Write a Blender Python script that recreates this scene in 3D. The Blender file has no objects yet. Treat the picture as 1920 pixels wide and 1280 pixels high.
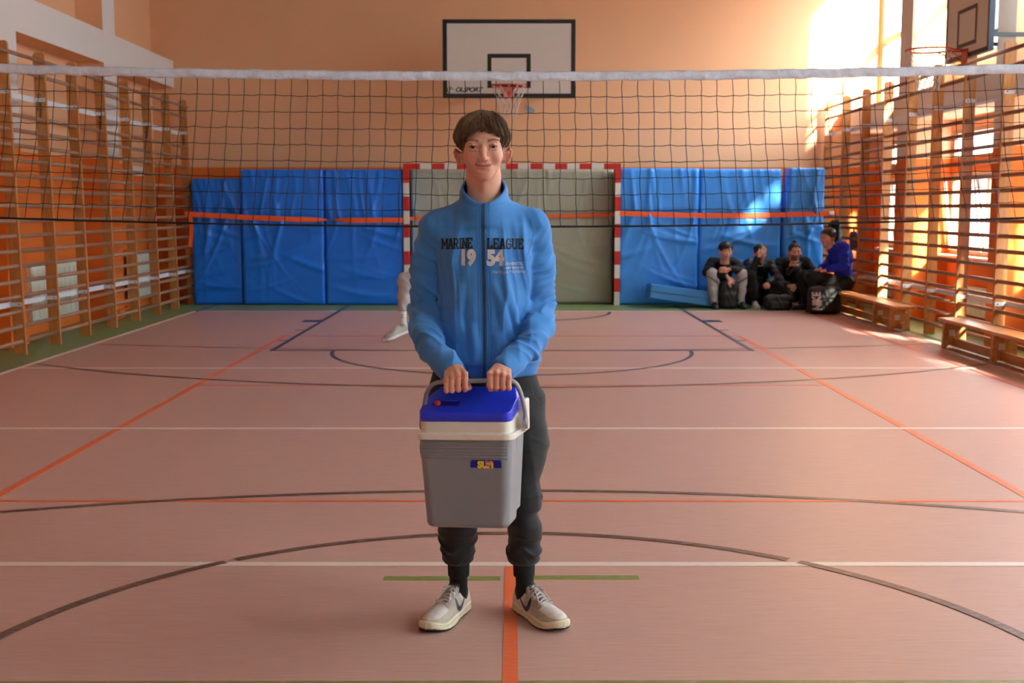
import bpy, bmesh, math, random, numpy as np
from mathutils import Vector, Matrix, Euler
from mathutils.bvhtree import BVHTree
import openvdb as vdb
random.seed(7); RNG = np.random.default_rng(11)
SC = bpy.context.scene
COL = SC.collection
PI = math.pi
R = math.radians

# ------------------------------------------------------------------ camera, sky, sun, exposure
F_PX, CAM_H, HORIZON = 2220.0, 1.43, 392.0
PITCH = math.atan((640 - HORIZON) / F_PX)
cam_data = bpy.data.cameras.new('camera')
cam = bpy.data.objects.new('camera', cam_data); COL.objects.link(cam)
cam.location = (0, 0, CAM_H); cam.rotation_euler = (PI / 2 - PITCH, 0, 0)
cam_data.sensor_width = 36; cam_data.lens = F_PX / 1920 * 36
cam_data.clip_start = .05; cam_data.clip_end = 200
cam_data.dof.use_dof = True; cam_data.dof.focus_distance = 3.88; cam_data.dof.aperture_fstop = 6.3
SC.camera = cam
SC.view_settings.view_transform = 'Standard'; SC.view_settings.look = 'None'
SC.view_settings.gamma = 1; SC.view_settings.exposure = EXPOSURE = 0.13
SC.cycles.use_denoising = True
SC.cycles.max_bounces = 8; SC.cycles.diffuse_bounces = 5; SC.cycles.glossy_bounces = 3
SC.cycles.transparent_max_bounces = 12; SC.cycles.caustics_reflective = False; SC.cycles.caustics_refractive = False
SC.cycles.sample_clamp_indirect = 8

W = bpy.data.worlds.new('sky'); SC.world = W; W.use_nodes = True
bg = W.node_tree.nodes['Background']
bg.inputs[1].default_value = 26.0
_g = W.node_tree.nodes.new('ShaderNodeTexCoord'); _s = W.node_tree.nodes.new('ShaderNodeSeparateXYZ'); _r = W.node_tree.nodes.new('ShaderNodeMapRange'); _x = W.node_tree.nodes.new('ShaderNodeMix'); _x.data_type = 'RGBA'
_r.inputs[1].default_value = .0; _r.inputs[2].default_value = .42
_x.inputs[6].default_value = (.13, .15, .15, 1); _x.inputs[7].default_value = (.80, .93, 1.0, 1)      # ground below the horizon, bright hazy sky above
for _a, _b in ((_g.outputs['Generated'], _s.inputs[0]), (_s.outputs['Z'], _r.inputs[0]), (_r.outputs[0], _x.inputs['Factor']), (_x.outputs[2], bg.inputs[0])): W.node_tree.links.new(_a, _b)
SUN_DIR = Vector((-1, 2.3, -1.15)).normalized()
sd = bpy.data.lights.new('sun', 'SUN'); sd.energy = 55; sd.angle = R(4.5); sd.color = (1, .90, .74)
sun = bpy.data.objects.new('sun', sd); COL.objects.link(sun)
sun.rotation_euler = SUN_DIR.to_track_quat('-Z', 'Y').to_euler()
sun.location = (12, -10, 9)
def portal(name, loc, sx, sy, rot):
    d = bpy.data.lights.new(name, 'AREA'); d.shape = 'RECTANGLE'; d.size = sx; d.size_y = sy; d.cycles.is_portal = True
    o = bpy.data.objects.new(name, d); COL.objects.link(o); o.location = loc; o.rotation_euler = rot
portal('window_portal', (5.78, 7.6, 4.3), 3.1, 22, (0, R(90), 0))
portal('window_portal', (5.78, 7.6, 1.6), 1.9, 22, (0, R(90), 0))

# ------------------------------------------------------------------ helpers
def lin(c):
    return tuple((v / 12.92 if v <= .04045 else ((v + .055) / 1.055) ** 2.4) for v in [x / 255 for x in c])
MATS = {}
def mat(name, rgb, rough=.6, metal=0, noise=0, nscale=20, stretch=(1, 1, 1), bump=0, bscale=200, spec=.5, rgb2=None, attr=None, coat=0, sheen=0, trans=0, sss=0, bstretch=(1, 1, 1)):
    m = bpy.data.materials.new(name); m.use_nodes = True; nt = m.node_tree; N = nt.nodes; L = nt.links
    b = N['Principled BSDF']; c = lin(rgb) + (1,)
    b.inputs['Base Color'].default_value = c; b.inputs['Roughness'].default_value = rough
    b.inputs['Metallic'].default_value = metal; b.inputs['Specular IOR Level'].default_value = spec
    if coat: b.inputs['Coat Weight'].default_value = coat; b.inputs['Coat Roughness'].default_value = .15
    if sheen: b.inputs['Sheen Weight'].default_value = sheen
    if sss: b.inputs['Subsurface Weight'].default_value = sss; b.inputs['Subsurface Radius'].default_value = (1, .35, .2); b.inputs['Subsurface Scale'].default_value = .008
    src = None
    if attr:
        a = N.new('ShaderNodeAttribute'); a.attribute_name = attr; src = a.outputs['Color']
        L.new(src, b.inputs['Base Color'])
    if noise or bump:
        tc = N.new('ShaderNodeTexCoord')
    if noise:
        mp = N.new('ShaderNodeMapping'); mp.inputs['Scale'].default_value = stretch
        nz = N.new('ShaderNodeTexNoise'); nz.inputs['Scale'].default_value = nscale; nz.inputs['Detail'].default_value = 6
        L.new(tc.outputs['Object'], mp.inputs[0]); L.new(mp.outputs[0], nz.inputs['Vector'])
        mx = N.new('ShaderNodeMix'); mx.data_type = 'RGBA'
        rp = N.new('ShaderNodeMapRange'); rp.inputs[1].default_value = .3; rp.inputs[2].default_value = .7
        L.new(nz.outputs['Fac'], rp.inputs[0]); L.new(rp.outputs[0], mx.inputs['Factor'])
        if src is None:
            c2 = lin(rgb2) + (1,) if rgb2 else tuple(x * (1 - noise) for x in c[:3]) + (1,)
            mx.inputs[6].default_value = c; mx.inputs[7].default_value = c2
        else:
            dk = N.new('ShaderNodeMix'); dk.data_type = 'RGBA'; dk.blend_type = 'MULTIPLY'; dk.inputs['Factor'].default_value = 1
            L.new(src, dk.inputs[6]); dk.inputs[7].default_value = (1 - noise,) * 3 + (1,)
            L.new(src, mx.inputs[6]); L.new(dk.outputs[2], mx.inputs[7])
        L.new(mx.outputs[2], b.inputs['Base Color'])
    if bump:
        mp2 = N.new('ShaderNodeMapping'); mp2.inputs['Scale'].default_value = bstretch; L.new(tc.outputs['Object'], mp2.inputs[0])
        n2 = N.new('ShaderNodeTexNoise'); n2.inputs['Scale'].default_value = bscale; n2.inputs['Detail'].default_value = 4
        L.new(mp2.outputs[0], n2.inputs['Vector'])
        bp = N.new('ShaderNodeBump'); bp.inputs['Strength'].default_value = bump; bp.inputs['Distance'].default_value = .01
        L.new(n2.outputs['Fac'], bp.inputs['Height']); L.new(bp.outputs[0], b.inputs['Normal'])
    MATS[name] = m
    return m

class MB:
    """collects shapes for ONE mesh object"""
    def __init__(s): s.v = []; s.f = []; s.mi = []; s.sm = []
    def add(s, v, f, mi=0, smooth=False):
        n = len(s.v); s.v += [tuple(p) for p in v]; s.f += [tuple(i + n for i in q) for q in f]
        s.mi += [mi] * len(f); s.sm += [smooth] * len(f); return s
    def box(s, lo, hi, mi=0, M=None, bev=0):
        if bev:
            bm = bmesh.new(); bmesh.ops.create_cube(bm, size=1)
            for v in bm.verts: v.co = Vector([(lo[i] + hi[i]) / 2 + v.co[i] * (hi[i] - lo[i]) for i in range(3)])
            bmesh.ops.bevel(bm, geom=bm.edges[:], offset=bev, segments=2, profile=.6, affect='EDGES')
            vs = [v.co.copy() for v in bm.verts]; bm.verts.index_update(); fs = [[v.index for v in f.verts] for f in bm.faces]; bm.free()
        else:
            x0, y0, z0 = lo; x1, y1, z1 = hi
            vs = [Vector(p) for p in ((x0, y0, z0), (x1, y0, z0), (x1, y1, z0), (x0, y1, z0), (x0, y0, z1), (x1, y0, z1), (x1, y1, z1), (x0, y1, z1))]
            fs = [(0, 3, 2, 1), (4, 5, 6, 7), (0, 1, 5, 4), (1, 2, 6, 5), (2, 3, 7, 6), (3, 0, 4, 7)]
        if M: vs = [M @ v for v in vs]
        return s.add(vs, fs, mi)
    def prism(s, pts, axis, a, b, mi=0):
        """2-D outline extruded along axis (0,1,2) between a and b"""
        n = len(pts); vs = []
        for t in (a, b):
            for p in pts:
                q = [p[0], p[1]]; q.insert(axis, t); vs.append(q)
        fs = [tuple(range(n))[::-1], tuple(range(n, 2 * n))] + [(i, (i + 1) % n, n + (i + 1) % n, n + i) for i in range(n)]
        return s.add(vs, fs, mi)
    def tube(s, path, r, seg=8, mi=0, closed=False, flat=1.0, up=None, smooth=True):
        """tube along a polyline; r number or list; flat squashes along the frame's second axis"""
        P = [Vector(p) for p in path]; n = len(P); rr = r if isinstance(r, (list, tuple)) else [r] * n
        vs = []; fs = []; pu = Vector(up) if up else None
        for i in range(n):
            if closed: t = P[(i + 1) % n] - P[i - 1]
            else: t = P[min(i + 1, n - 1)] - P[max(i - 1, 0)]
            t.normalize()
            if pu is None: pu = Vector((0, 0, 1)) if abs(t.z) < .9 else Vector((1, 0, 0))
            u = pu - t * pu.dot(t)
            if u.length < 1e-5: u = t.orthogonal()
            u.normalize(); w = t.cross(u); pu = u
            for k in range(seg):
                a = 2 * PI * k / seg
                vs.append(P[i] + (u * math.cos(a) + w * math.sin(a) * flat) * rr[i])
        m = n if closed else n - 1
        for i in range(m):
            for k in range(seg):
                a = i * seg + k; b = i * seg + (k + 1) % seg; j = ((i + 1) % n) * seg
                fs.append((a, b, j + (k + 1) % seg, j + k))
        if not closed: fs += [tuple(range(seg))[::-1], tuple(range((n - 1) * seg, n * seg))]
        return s.add(vs, fs, mi, smooth)
    def build(s, name, m, parent=None, **kw):
        me = bpy.data.meshes.new(name); me.from_pydata([tuple(p) for p in s.v], [], s.f)
        for x in (m if isinstance(m, (list, tuple)) else [m]): me.materials.append(x)
        me.polygons.foreach_set('material_index', s.mi); me.polygons.foreach_set('use_smooth', s.sm); me.update()
        return link(name, me, parent, **kw)
def link(name, me, parent=None, loc=None, rot=None):
    o = bpy.data.objects.new(name, me); COL.objects.link(o)
    if parent: o.parent = parent
    if loc: o.location = loc
    if rot: o.rotation_euler = rot
    return o
def tag(o, label=None, cat=None, group=None, kind=None):
    for k, v in (('label', label), ('category', cat), ('group', group), ('kind', kind)):
        if v: o[k] = v
    return o
def thing(name, label, cat, loc=(0, 0, 0), rot=(0, 0, 0), group=None):
    return tag(link(name, None, None, loc, rot), label, cat, group)
def struct(o): o['kind'] = 'structure'; return o
def lerp(a, b, t): return a + (b - a) * t
def text_mesh(txt, size, font_off=0, extrude=.0, spacing=1.0, shear=0, align='CENTER'):
    """text outline as vertices and faces in the XY plane, centred"""
    c = bpy.data.curves.new('t', 'FONT'); c.body = txt; c.size = size; c.offset = font_off; c.extrude = extrude
    c.space_character = spacing; c.shear = shear; c.align_x = align; c.align_y = 'CENTER'; c.resolution_u = 3
    o = bpy.data.objects.new('t', c); COL.objects.link(o); dg = bpy.context.evaluated_depsgraph_get(); dg.update()
    me = bpy.data.meshes.new_from_object(o.evaluated_get(dg)); bpy.data.objects.remove(o)
    v = [p.co.copy() for p in me.vertices]; f = [tuple(q.vertices) for q in me.polygons]; bpy.data.meshes.remove(me)
    return v, f

# ------------------------------------------------------------------ signed distance modelling
class Vol:
    def __init__(s, lo, hi, vx):
        s.lo = np.array(lo, 'f8'); s.vx = vx; s.n = np.ceil((np.array(hi) - s.lo) / vx).astype(int) + 1
        s.a = np.full(s.n, .5, 'f4')
    def sub(s, lo, hi):
        i0 = np.clip(np.floor((np.array(lo) - s.lo) / s.vx).astype(int), 0, s.n - 1)
        i1 = np.clip(np.ceil((np.array(hi) - s.lo) / s.vx).astype(int) + 1, 1, s.n)
        sl = tuple(slice(a, b) for a, b in zip(i0, i1))
        ax = [(np.arange(a, b) * s.vx + l).astype('f4') for a, b, l in zip(i0, i1, s.lo)]
        return sl, ax[0][:, None, None], ax[1][None, :, None], ax[2][None, None, :]
    def op(s, fn, lo, hi, k=0, mode='u'):
        m = k * 1.0 + 5 * s.vx
        sl, x, y, z = s.sub([a - m for a in lo], [a + m for a in hi])
        if min(x.size, y.size, z.size) < 1: return s
        d = fn(x, y, z).astype('f4'); a = s.a[sl]
        if mode == 'u':
            if k > 0:
                h = np.maximum(k - np.abs(a - d), 0) / k; r = np.minimum(a, d) - h * h * k * .25
            else: r = np.minimum(a, d)
        elif mode == 's':
            d = -d
            if k > 0:
                h = np.maximum(k - np.abs(a - d), 0) / k; r = np.maximum(a, d) + h * h * k * .25
            else: r = np.maximum(a, d)
        s.a[sl] = r; return s
    def ell(s, c, r, k=.01, mode='u', rot=None, M=None):
        c = np.array(c); rm = max(r); Rm = np.array(Euler([R(q) for q in rot]).to_matrix().transposed()) if rot else None
        def fn(x, y, z):
            x = x - c[0]; y = y - c[1]; z = z - c[2]
            if Rm is not None:
                x, y, z = (Rm[i][0] * x + Rm[i][1] * y + Rm[i][2] * z for i in range(3))
            k0 = np.sqrt((x / r[0]) ** 2 + (y / r[1]) ** 2 + (z / r[2]) ** 2) + 1e-6
            k1 = np.sqrt((x / r[0] ** 2) ** 2 + (y / r[1] ** 2) ** 2 + (z / r[2] ** 2) ** 2) + 1e-6
            return k0 * (k0 - 1) / k1
        e = r if Rm is None else (rm,) * 3
        return s.op(fn, c - np.array(e), c + np.array(e), k, mode)
    def cone(s, a, b, ra, rb, k=.01, mode='u', sq=None):
        """round cone a-b; sq=(axis vector, factor) squashes it across that axis"""
        a = np.array(a, 'f8'); b = np.array(b, 'f8'); ab = b - a; L2 = ab @ ab + 1e-12
        if sq: q = np.array(sq[0], 'f8'); q /= np.linalg.norm(q); sf = 1 / sq[1] - 1
        def fn(x, y, z):
            px, py, pz = x - a[0], y - a[1], z - a[2]
            h = np.clip((px * ab[0] + py * ab[1] + pz * ab[2]) / L2, 0, 1)
            dx = px - h * ab[0]; dy = py - h * ab[1]; dz = pz - h * ab[2]
            d2 = dx * dx + dy * dy + dz * dz; rr = ra + (rb - ra) * h
            if sq:
                w = dx * q[0] + dy * q[1] + dz * q[2]
                return (np.sqrt(d2 + w * w * ((1 + sf) ** 2 - 1)) - rr) / (1 + sf * .5)
            return np.sqrt(d2) - rr
        rm = max(ra, rb)
        return s.op(fn, np.minimum(a, b) - rm, np.maximum(a, b) + rm, k, mode)
    def chain(s, pts, rs, k=.01, mode='u', sq=None):
        for i in range(len(pts) - 1): s.cone(pts[i], pts[i + 1], rs[i], rs[i + 1], k, mode, sq)
        return s
    def box(s, c, h, r=.005, k=.005, mode='u', rot=None):
        c = np.array(c); Rm = np.array(Euler([R(q) for q in rot]).to_matrix().transposed()) if rot else None
        def fn(x, y, z):
            x = x - c[0]; y = y - c[1]; z = z - c[2]
            if Rm is not None: x, y, z = (Rm[i][0] * x + Rm[i][1] * y + Rm[i][2] * z for i in range(3))
            qx = np.abs(x) - h[0] + r; qy = np.abs(y) - h[1] + r; qz = np.abs(z) - h[2] + r
            return np.sqrt(np.maximum(qx, 0) ** 2 + np.maximum(qy, 0) ** 2 + np.maximum(qz, 0) ** 2) + np.minimum(np.maximum(qx, np.maximum(qy, qz)), 0) - r
        e = np.array(h) if Rm is None else np.full(3, np.linalg.norm(h))
        return s.op(fn, c - e, c + e, k, mode)
    def stack(s, rows, k=.01, mode='u', p=2.0, cap=.01):
        """rows (z, cx, cy, rx, ry) bottom to top: a body of elliptic sections"""
        A = np.array(sorted(rows), 'f8'); Z = A[:, 0]
        # smooth the rows by sampling
        def fn(x, y, z):
            zz = z.ravel(); ip = [np.interp(zz, Z, A[:, i])[None, None, :] for i in range(1, 5)]
            u = np.abs(x - ip[0]); v = np.abs(y - ip[1]); rx, ry = ip[2], ip[3]
            k0 = ((u / rx) ** p + (v / ry) ** p) ** (1 / p) + 1e-6
            k1 = np.sqrt((u / rx ** 2) ** 2 + (v / ry ** 2) ** 2) + 1e-6
            d = k0 * (k0 - 1) / k1 if p == 2 else (k0 - 1) * np.minimum(rx, ry)
            dz = np.maximum(Z[0] + cap - z, z - Z[-1] + cap)
            d = d + cap
            return np.sqrt(np.maximum(d, 0) ** 2 + np.maximum(dz, 0) ** 2) + np.minimum(np.maximum(d, dz), 0) - cap
        lo = ((A[:, 1] - A[:, 3]).min(), (A[:, 2] - A[:, 4]).min(), Z[0]); hi = ((A[:, 1] + A[:, 3]).max(), (A[:, 2] + A[:, 4]).max(), Z[-1])
        return s.op(fn, lo, hi, k, mode)
    def warp(s, fn, lo=None, hi=None):
        """adds fn(x,y,z) to the distances (folds, grooves)"""
        lo = s.lo if lo is None else lo; hi = s.lo + s.n * s.vx if hi is None else hi
        sl, x, y, z = s.sub(lo, hi); s.a[sl] += fn(x, y, z).astype('f4'); return s
    def smooth(s, n=1):
        for _ in range(n):
            for ax in range(3):
                a = s.a; b = np.roll(a, 1, ax); c = np.roll(a, -1, ax)
                s.a = ((2 * a + b + c) * .25).astype('f4')
        return s
    def vf(s):
        g = vdb.FloatGrid(.5); g.copyFromArray(np.ascontiguousarray(s.a))
        v, q = g.convertToQuads(0.0)
        return v * s.vx + s.lo, q[:, ::-1]
    def build(s, name, m, parent=None, color=None, extra=None, smooth=True):
        v, q = s.vf(); return np_mesh(name, v, q, m, parent, color, extra)
def np_mesh(name, v, q, m, parent=None, color=None, extra=None):
    me = bpy.data.meshes.new(name); nv = len(v); nq = len(q)
    me.vertices.add(nv); me.vertices.foreach_set('co', np.asarray(v, 'f4').ravel())
    me.loops.add(nq * 4); me.loops.foreach_set('vertex_index', np.asarray(q, 'i4').ravel())
    me.polygons.add(nq); me.polygons.foreach_set('loop_start', np.arange(0, nq * 4, 4, dtype='i4'))
    me.polygons.foreach_set('use_smooth', np.ones(nq, bool))
    for x in (m if isinstance(m, (list, tuple)) else [m]): me.materials.append(x)
    me.update(calc_edges=True); me.validate()
    if color is not None:
        ca = me.color_attributes.new('Col', 'FLOAT_COLOR', 'POINT'); c = np.ones((nv, 4), 'f4'); c[:, :3] = color(v[:, 0], v[:, 1], v[:, 2])
        ca.data.foreach_set('color', c.ravel())
    if extra is not None:
        bm = bmesh.new(); bm.from_mesh(me); tmp = bpy.data.meshes.new('x')
        tmp.from_pydata([tuple(p) for p in extra.v], [], extra.f); tmp.polygons.foreach_set('material_index', extra.mi); tmp.polygons.foreach_set('use_smooth', extra.sm)
        bm.from_mesh(tmp); bm.to_mesh(me); bm.free(); bpy.data.meshes.remove(tmp)
    return link(name, me, parent)
def bvh_of(o):
    me = o.data; n = len(me.vertices); c = np.empty(n * 3, 'f4'); me.vertices.foreach_get('co', c)
    return BVHTree.FromPolygons([tuple(p) for p in c.reshape(-1, 3)], [tuple(p.vertices) for p in me.polygons])
def project(bv, v, d, off=.0015, dist=2.0, near=False):
    """points v pushed along direction d until they lie just above the surface"""
    out = []; d = Vector(d).normalized(); last = 0.0
    for p in v:
        p = Vector(p); h = bv.ray_cast(p, d, dist)
        if h[0] is not None: last = (h[0] - p).length
        elif near:
            q = bv.find_nearest(p + d * (last if last else .09)); out.append(q[0] + q[1] * off * (1 if q[1].dot(d) < 0 else -1)); continue
        out.append(p + d * (last - off))
    return out
def subdiv(v, f, maxlen):
    bm = bmesh.new(); vs = [bm.verts.new(p) for p in v]
    for q in f:
        try: bm.faces.new([vs[i] for i in q])
        except ValueError: pass
    bmesh.ops.triangulate(bm, faces=bm.faces[:])
    for _ in range(6):
        es = [e for e in bm.edges if e.calc_length() > maxlen]
        if not es: break
        bmesh.ops.subdivide_edges(bm, edges=es, cuts=1)
        bmesh.ops.triangulate(bm, faces=[g for g in bm.faces if len(g.verts) > 3])
    bm.verts.index_update(); o = [x.co.copy() for x in bm.verts], [tuple(x.index for x in g.verts) for g in bm.faces]; bm.free(); return o
# ------------------------------------------------------------------ materials of the hall
def wall_mat(name, upper, lower, zsplit=2.07, pil=None):
    """plaster: one paint above zsplit and another below; pil = paint of faces that look along X"""
    m = bpy.data.materials.new(name); m.use_nodes = True; nt = m.node_tree; N = nt.nodes; L = nt.links; b = N['Principled BSDF']
    b.inputs['Roughness'].default_value = .75; b.inputs['Specular IOR Level'].default_value = .25
    g = N.new('ShaderNodeNewGeometry'); s = N.new('ShaderNodeSeparateXYZ'); L.new(g.outputs['Position'], s.inputs[0])
    lt = N.new('ShaderNodeMath'); lt.operation = 'LESS_THAN'; lt.inputs[1].default_value = zsplit; L.new(s.outputs['Z'], lt.inputs[0])
    up = N.new('ShaderNodeMix'); up.data_type = 'RGBA'; up.inputs[6].default_value = lin(upper) + (1,)
    if pil:
        n = N.new('ShaderNodeSeparateXYZ'); L.new(g.outputs['True Normal'], n.inputs[0]); ab = N.new('ShaderNodeMath'); ab.operation = 'ABSOLUTE'; L.new(n.outputs['X'], ab.inputs[0])
        gt = N.new('ShaderNodeMath'); gt.operation = 'GREATER_THAN'; gt.inputs[1].default_value = .5; L.new(ab.outputs[0], gt.inputs[0])
        L.new(gt.outputs[0], up.inputs['Factor']); up.inputs[7].default_value = lin(pil) + (1,)
    else: up.inputs['Factor'].default_value = 0
    mx = N.new('ShaderNodeMix'); mx.data_type = 'RGBA'; L.new(lt.outputs[0], mx.inputs['Factor']); L.new(up.outputs[2], mx.inputs[6]); mx.inputs[7].default_value = lin(lower) + (1,)
    nz = N.new('ShaderNodeTexNoise'); nz.inputs['Scale'].default_value = 1.3; nz.inputs['Detail'].default_value = 5; L.new(g.outputs['Position'], nz.inputs['Vector'])
    rp = N.new('ShaderNodeMapRange'); rp.inputs[3].default_value = .93; rp.inputs[4].default_value = 1.03; L.new(nz.outputs['Fac'], rp.inputs[0])
    ml = N.new('ShaderNodeVectorMath'); ml.operation = 'SCALE'; L.new(mx.outputs[2], ml.inputs[0]); L.new(rp.outputs[0], ml.inputs['Scale']); L.new(ml.outputs[0], b.inputs['Base Color'])
    n2 = N.new('ShaderNodeTexNoise'); n2.inputs['Scale'].default_value = 90; L.new(g.outputs['Position'], n2.inputs['Vector'])
    bp = N.new('ShaderNodeBump'); bp.inputs['Strength'].default_value = .12; bp.inputs['Distance'].default_value = .004; L.new(n2.outputs['Fac'], bp.inputs['Height']); L.new(bp.outputs[0], b.inputs['Normal'])
    return m
PEACH = (235, 180, 138); ORANGE = (228, 118, 48)
M_wall = wall_mat('wall_paint', PEACH, ORANGE)
M_pil = wall_mat('pilaster_paint', PEACH, ORANGE, pil=(226, 218, 214))
M_ceil = mat('ceiling_paint', (150, 128, 104), .8)

def floor_mat(name, c1, c2, rough=.40, streak=True):
    m = bpy.data.materials.new(name); m.use_nodes = True; nt = m.node_tree; N = nt.nodes; L = nt.links; b = N['Principled BSDF']
    g = N.new('ShaderNodeNewGeometry')
    mp = N.new('ShaderNodeMapping'); mp.inputs['Scale'].default_value = (2.2, 60, 1); L.new(g.outputs['Position'], mp.inputs[0])
    a = N.new('ShaderNodeTexNoise'); a.inputs['Scale'].default_value = 2.2; a.inputs['Detail'].default_value = 8; a.inputs['Roughness'].default_value = .72; L.new(mp.outputs[0], a.inputs['Vector'])
    c = N.new('ShaderNodeTexNoise'); c.inputs['Scale'].default_value = .8; c.inputs['Detail'].default_value = 4; L.new(g.outputs['Position'], c.inputs['Vector'])
    r1 = N.new('ShaderNodeMapRange'); r1.inputs[1].default_value = .33; r1.inputs[2].default_value = .67; L.new(a.outputs['Fac'], r1.inputs[0])
    mx = N.new('ShaderNodeMix'); mx.data_type = 'RGBA'; mx.inputs[6].default_value = lin(c1) + (1,); mx.inputs[7].default_value = lin(c2) + (1,); L.new(r1.outputs[0], mx.inputs['Factor'])
    # sparse dark flecks and pale scratches
    mp2 = N.new('ShaderNodeMapping'); mp2.inputs['Scale'].default_value = (9, 130, 1); L.new(g.outputs['Position'], mp2.inputs[0])
    d = N.new('ShaderNodeTexNoise'); d.inputs['Scale'].default_value = 1.4; d.inputs['Detail'].default_value = 3; L.new(mp2.outputs[0], d.inputs['Vector'])
    r2 = N.new('ShaderNodeMapRange'); r2.inputs[1].default_value = .68; r2.inputs[2].default_value = .74; r2.inputs[4].default_value = .45; L.new(d.outputs['Fac'], r2.inputs[0])
    m2 = N.new('ShaderNodeMix'); m2.data_type = 'RGBA'; L.new(r2.outputs[0], m2.inputs['Factor']); L.new(mx.outputs[2], m2.inputs[6]); m2.inputs[7].default_value = lin((136, 84, 68)) + (1,)
    r3 = N.new('ShaderNodeMapRange'); r3.inputs[1].default_value = .3; r3.inputs[2].default_value = .24; r3.inputs[4].default_value = .3; L.new(d.outputs['Fac'], r3.inputs[0])
    m3 = N.new('ShaderNodeMix'); m3.data_type = 'RGBA'; L.new(r3.outputs[0], m3.inputs['Factor']); L.new(m2.outputs[2], m3.inputs[6]); m3.inputs[7].default_value = lin((228, 200, 185)) + (1,)
    r4 = N.new('ShaderNodeMapRange'); r4.inputs[3].default_value = .9; r4.inputs[4].default_value = 1.07; L.new(c.outputs['Fac'], r4.inputs[0])
    ml = N.new('ShaderNodeVectorMath'); ml.operation = 'SCALE'; L.new(m3.outputs[2], ml.inputs[0]); L.new(r4.outputs[0], ml.inputs['Scale']); L.new(ml.outputs[0], b.inputs['Base Color'])
    r5 = N.new('ShaderNodeMapRange'); r5.inputs[3].default_value = rough - .05; r5.inputs[4].default_value = rough + .1; L.new(c.outputs['Fac'], r5.inputs[0]); L.new(r5.outputs[0], b.inputs['Roughness'])
    b.inputs['Specular IOR Level'].default_value = .22
    bp = N.new('ShaderNodeBump'); bp.inputs['Strength'].default_value = .1; bp.inputs['Distance'].default_value = .004; L.new(a.outputs['Fac'], bp.inputs['Height']); L.new(bp.outputs[0], b.inputs['Normal'])
    return m
M_floor = floor_mat('floor_salmon', (198, 157, 145), (184, 142, 130))
M_green = floor_mat('floor_green', (122, 142, 92), (108, 130, 82))
def line_mat(name, rgb, wear=.5):
    m = bpy.data.materials.new(name); m.use_nodes = True; nt = m.node_tree; N = nt.nodes; L = nt.links; b = N['Principled BSDF']
    g = N.new('ShaderNodeNewGeometry'); mp = N.new('ShaderNodeMapping'); mp.inputs['Scale'].default_value = (12, 90, 1); L.new(g.outputs['Position'], mp.inputs[0])
    a = N.new('ShaderNodeTexNoise'); a.inputs['Scale'].default_value = 1.6; a.inputs['Detail'].default_value = 6; L.new(mp.outputs[0], a.inputs['Vector'])
    r = N.new('ShaderNodeMapRange'); r.inputs[1].default_value = .5; r.inputs[2].default_value = .72; r.inputs[4].default_value = wear; L.new(a.outputs['Fac'], r.inputs[0])
    mx = N.new('ShaderNodeMix'); mx.data_type = 'RGBA'; L.new(r.outputs[0], mx.inputs['Factor']); mx.inputs[6].default_value = lin(rgb) + (1,); mx.inputs[7].default_value = lin((192, 151, 139)) + (1,)
    L.new(mx.outputs[2], b.inputs['Base Color']); b.inputs['Roughness'].default_value = .42
    return m
L_white = line_mat('line_white', (226, 210, 202), .5); L_orange = line_mat('line_orange', (222, 96, 46), .7); L_dark = line_mat('line_dark', (84, 58, 50), .6)
L_navy = line_mat('line_navy', (36, 42, 70), .3); L_red = line_mat('line_red', (190, 70, 52), .7); L_grn = line_mat('line_green', (112, 128, 50), .8); L_faint = line_mat('line_faint', (196, 92, 66), .95)
M_wood = mat('bar_wood', (196, 136, 76), .38, noise=.3, nscale=6, stretch=(8, 8, 1), rgb2=(170, 108, 56))
M_rung = mat('rung_wood', (158, 112, 84), .45, noise=.25, nscale=8, stretch=(6, 1, 6))
M_bench = mat('bench_wood', (206, 142, 84), .35, noise=.3, nscale=5, stretch=(6, 1, 6), rgb2=(176, 110, 60))
M_steel = mat('painted_steel', (214, 216, 222), .4)
M_bolt = mat('bolt_steel', (70, 68, 66), .4, metal=.6)
M_black = mat('black_paint', (24, 23, 24), .45)
M_frame = mat('window_frame', (196, 150, 110), .5)
M_rad = mat('radiator_enamel', (226, 228, 210), .45)
M_pipe = mat('orange_pipe', (222, 96, 30), .5)
def blind_mat(name, tr, mixf):
    m = bpy.data.materials.new(name); m.use_nodes = True; n = m.node_tree; b = n.nodes['Principled BSDF']; o = n.nodes['Material Output']
    t = n.nodes.new('ShaderNodeBsdfTranslucent'); t.inputs[0].default_value = tr; x = n.nodes.new('ShaderNodeMixShader'); x.inputs[0].default_value = mixf
    b.inputs['Base Color'].default_value = (.8, .82, .84, 1); b.inputs['Roughness'].default_value = .8
    n.links.new(b.outputs[0], x.inputs[1]); n.links.new(t.outputs[0], x.inputs[2]); n.links.new(x.outputs[0], o.inputs[0]); return m
M_blind = blind_mat('sheer_blind', (.86, .93, 1, 1), .9); M_blind0 = blind_mat('gauze_blind', (.92, .97, 1, 1), .98); M_blind2 = blind_mat('thick_blind', (.8, .9, 1, 1), .45); M_blind3 = blind_mat('blackout_blind', (.7, .8, .9, 1), .15)
M_glass = bpy.data.materials.new('window_glass'); M_glass.use_nodes = True
_n = M_glass.node_tree; _o = _n.nodes['Material Output']; _n.nodes.remove(_n.nodes['Principled BSDF'])
_t = _n.nodes.new('ShaderNodeBsdfTransparent'); _t.inputs[0].default_value = (.95, .97, .97, 1); _g = _n.nodes.new('ShaderNodeBsdfGlossy'); _g.inputs['Roughness'].default_value = .02
_m = _n.nodes.new('ShaderNodeMixShader'); _m.inputs[0].default_value = .05
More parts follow.
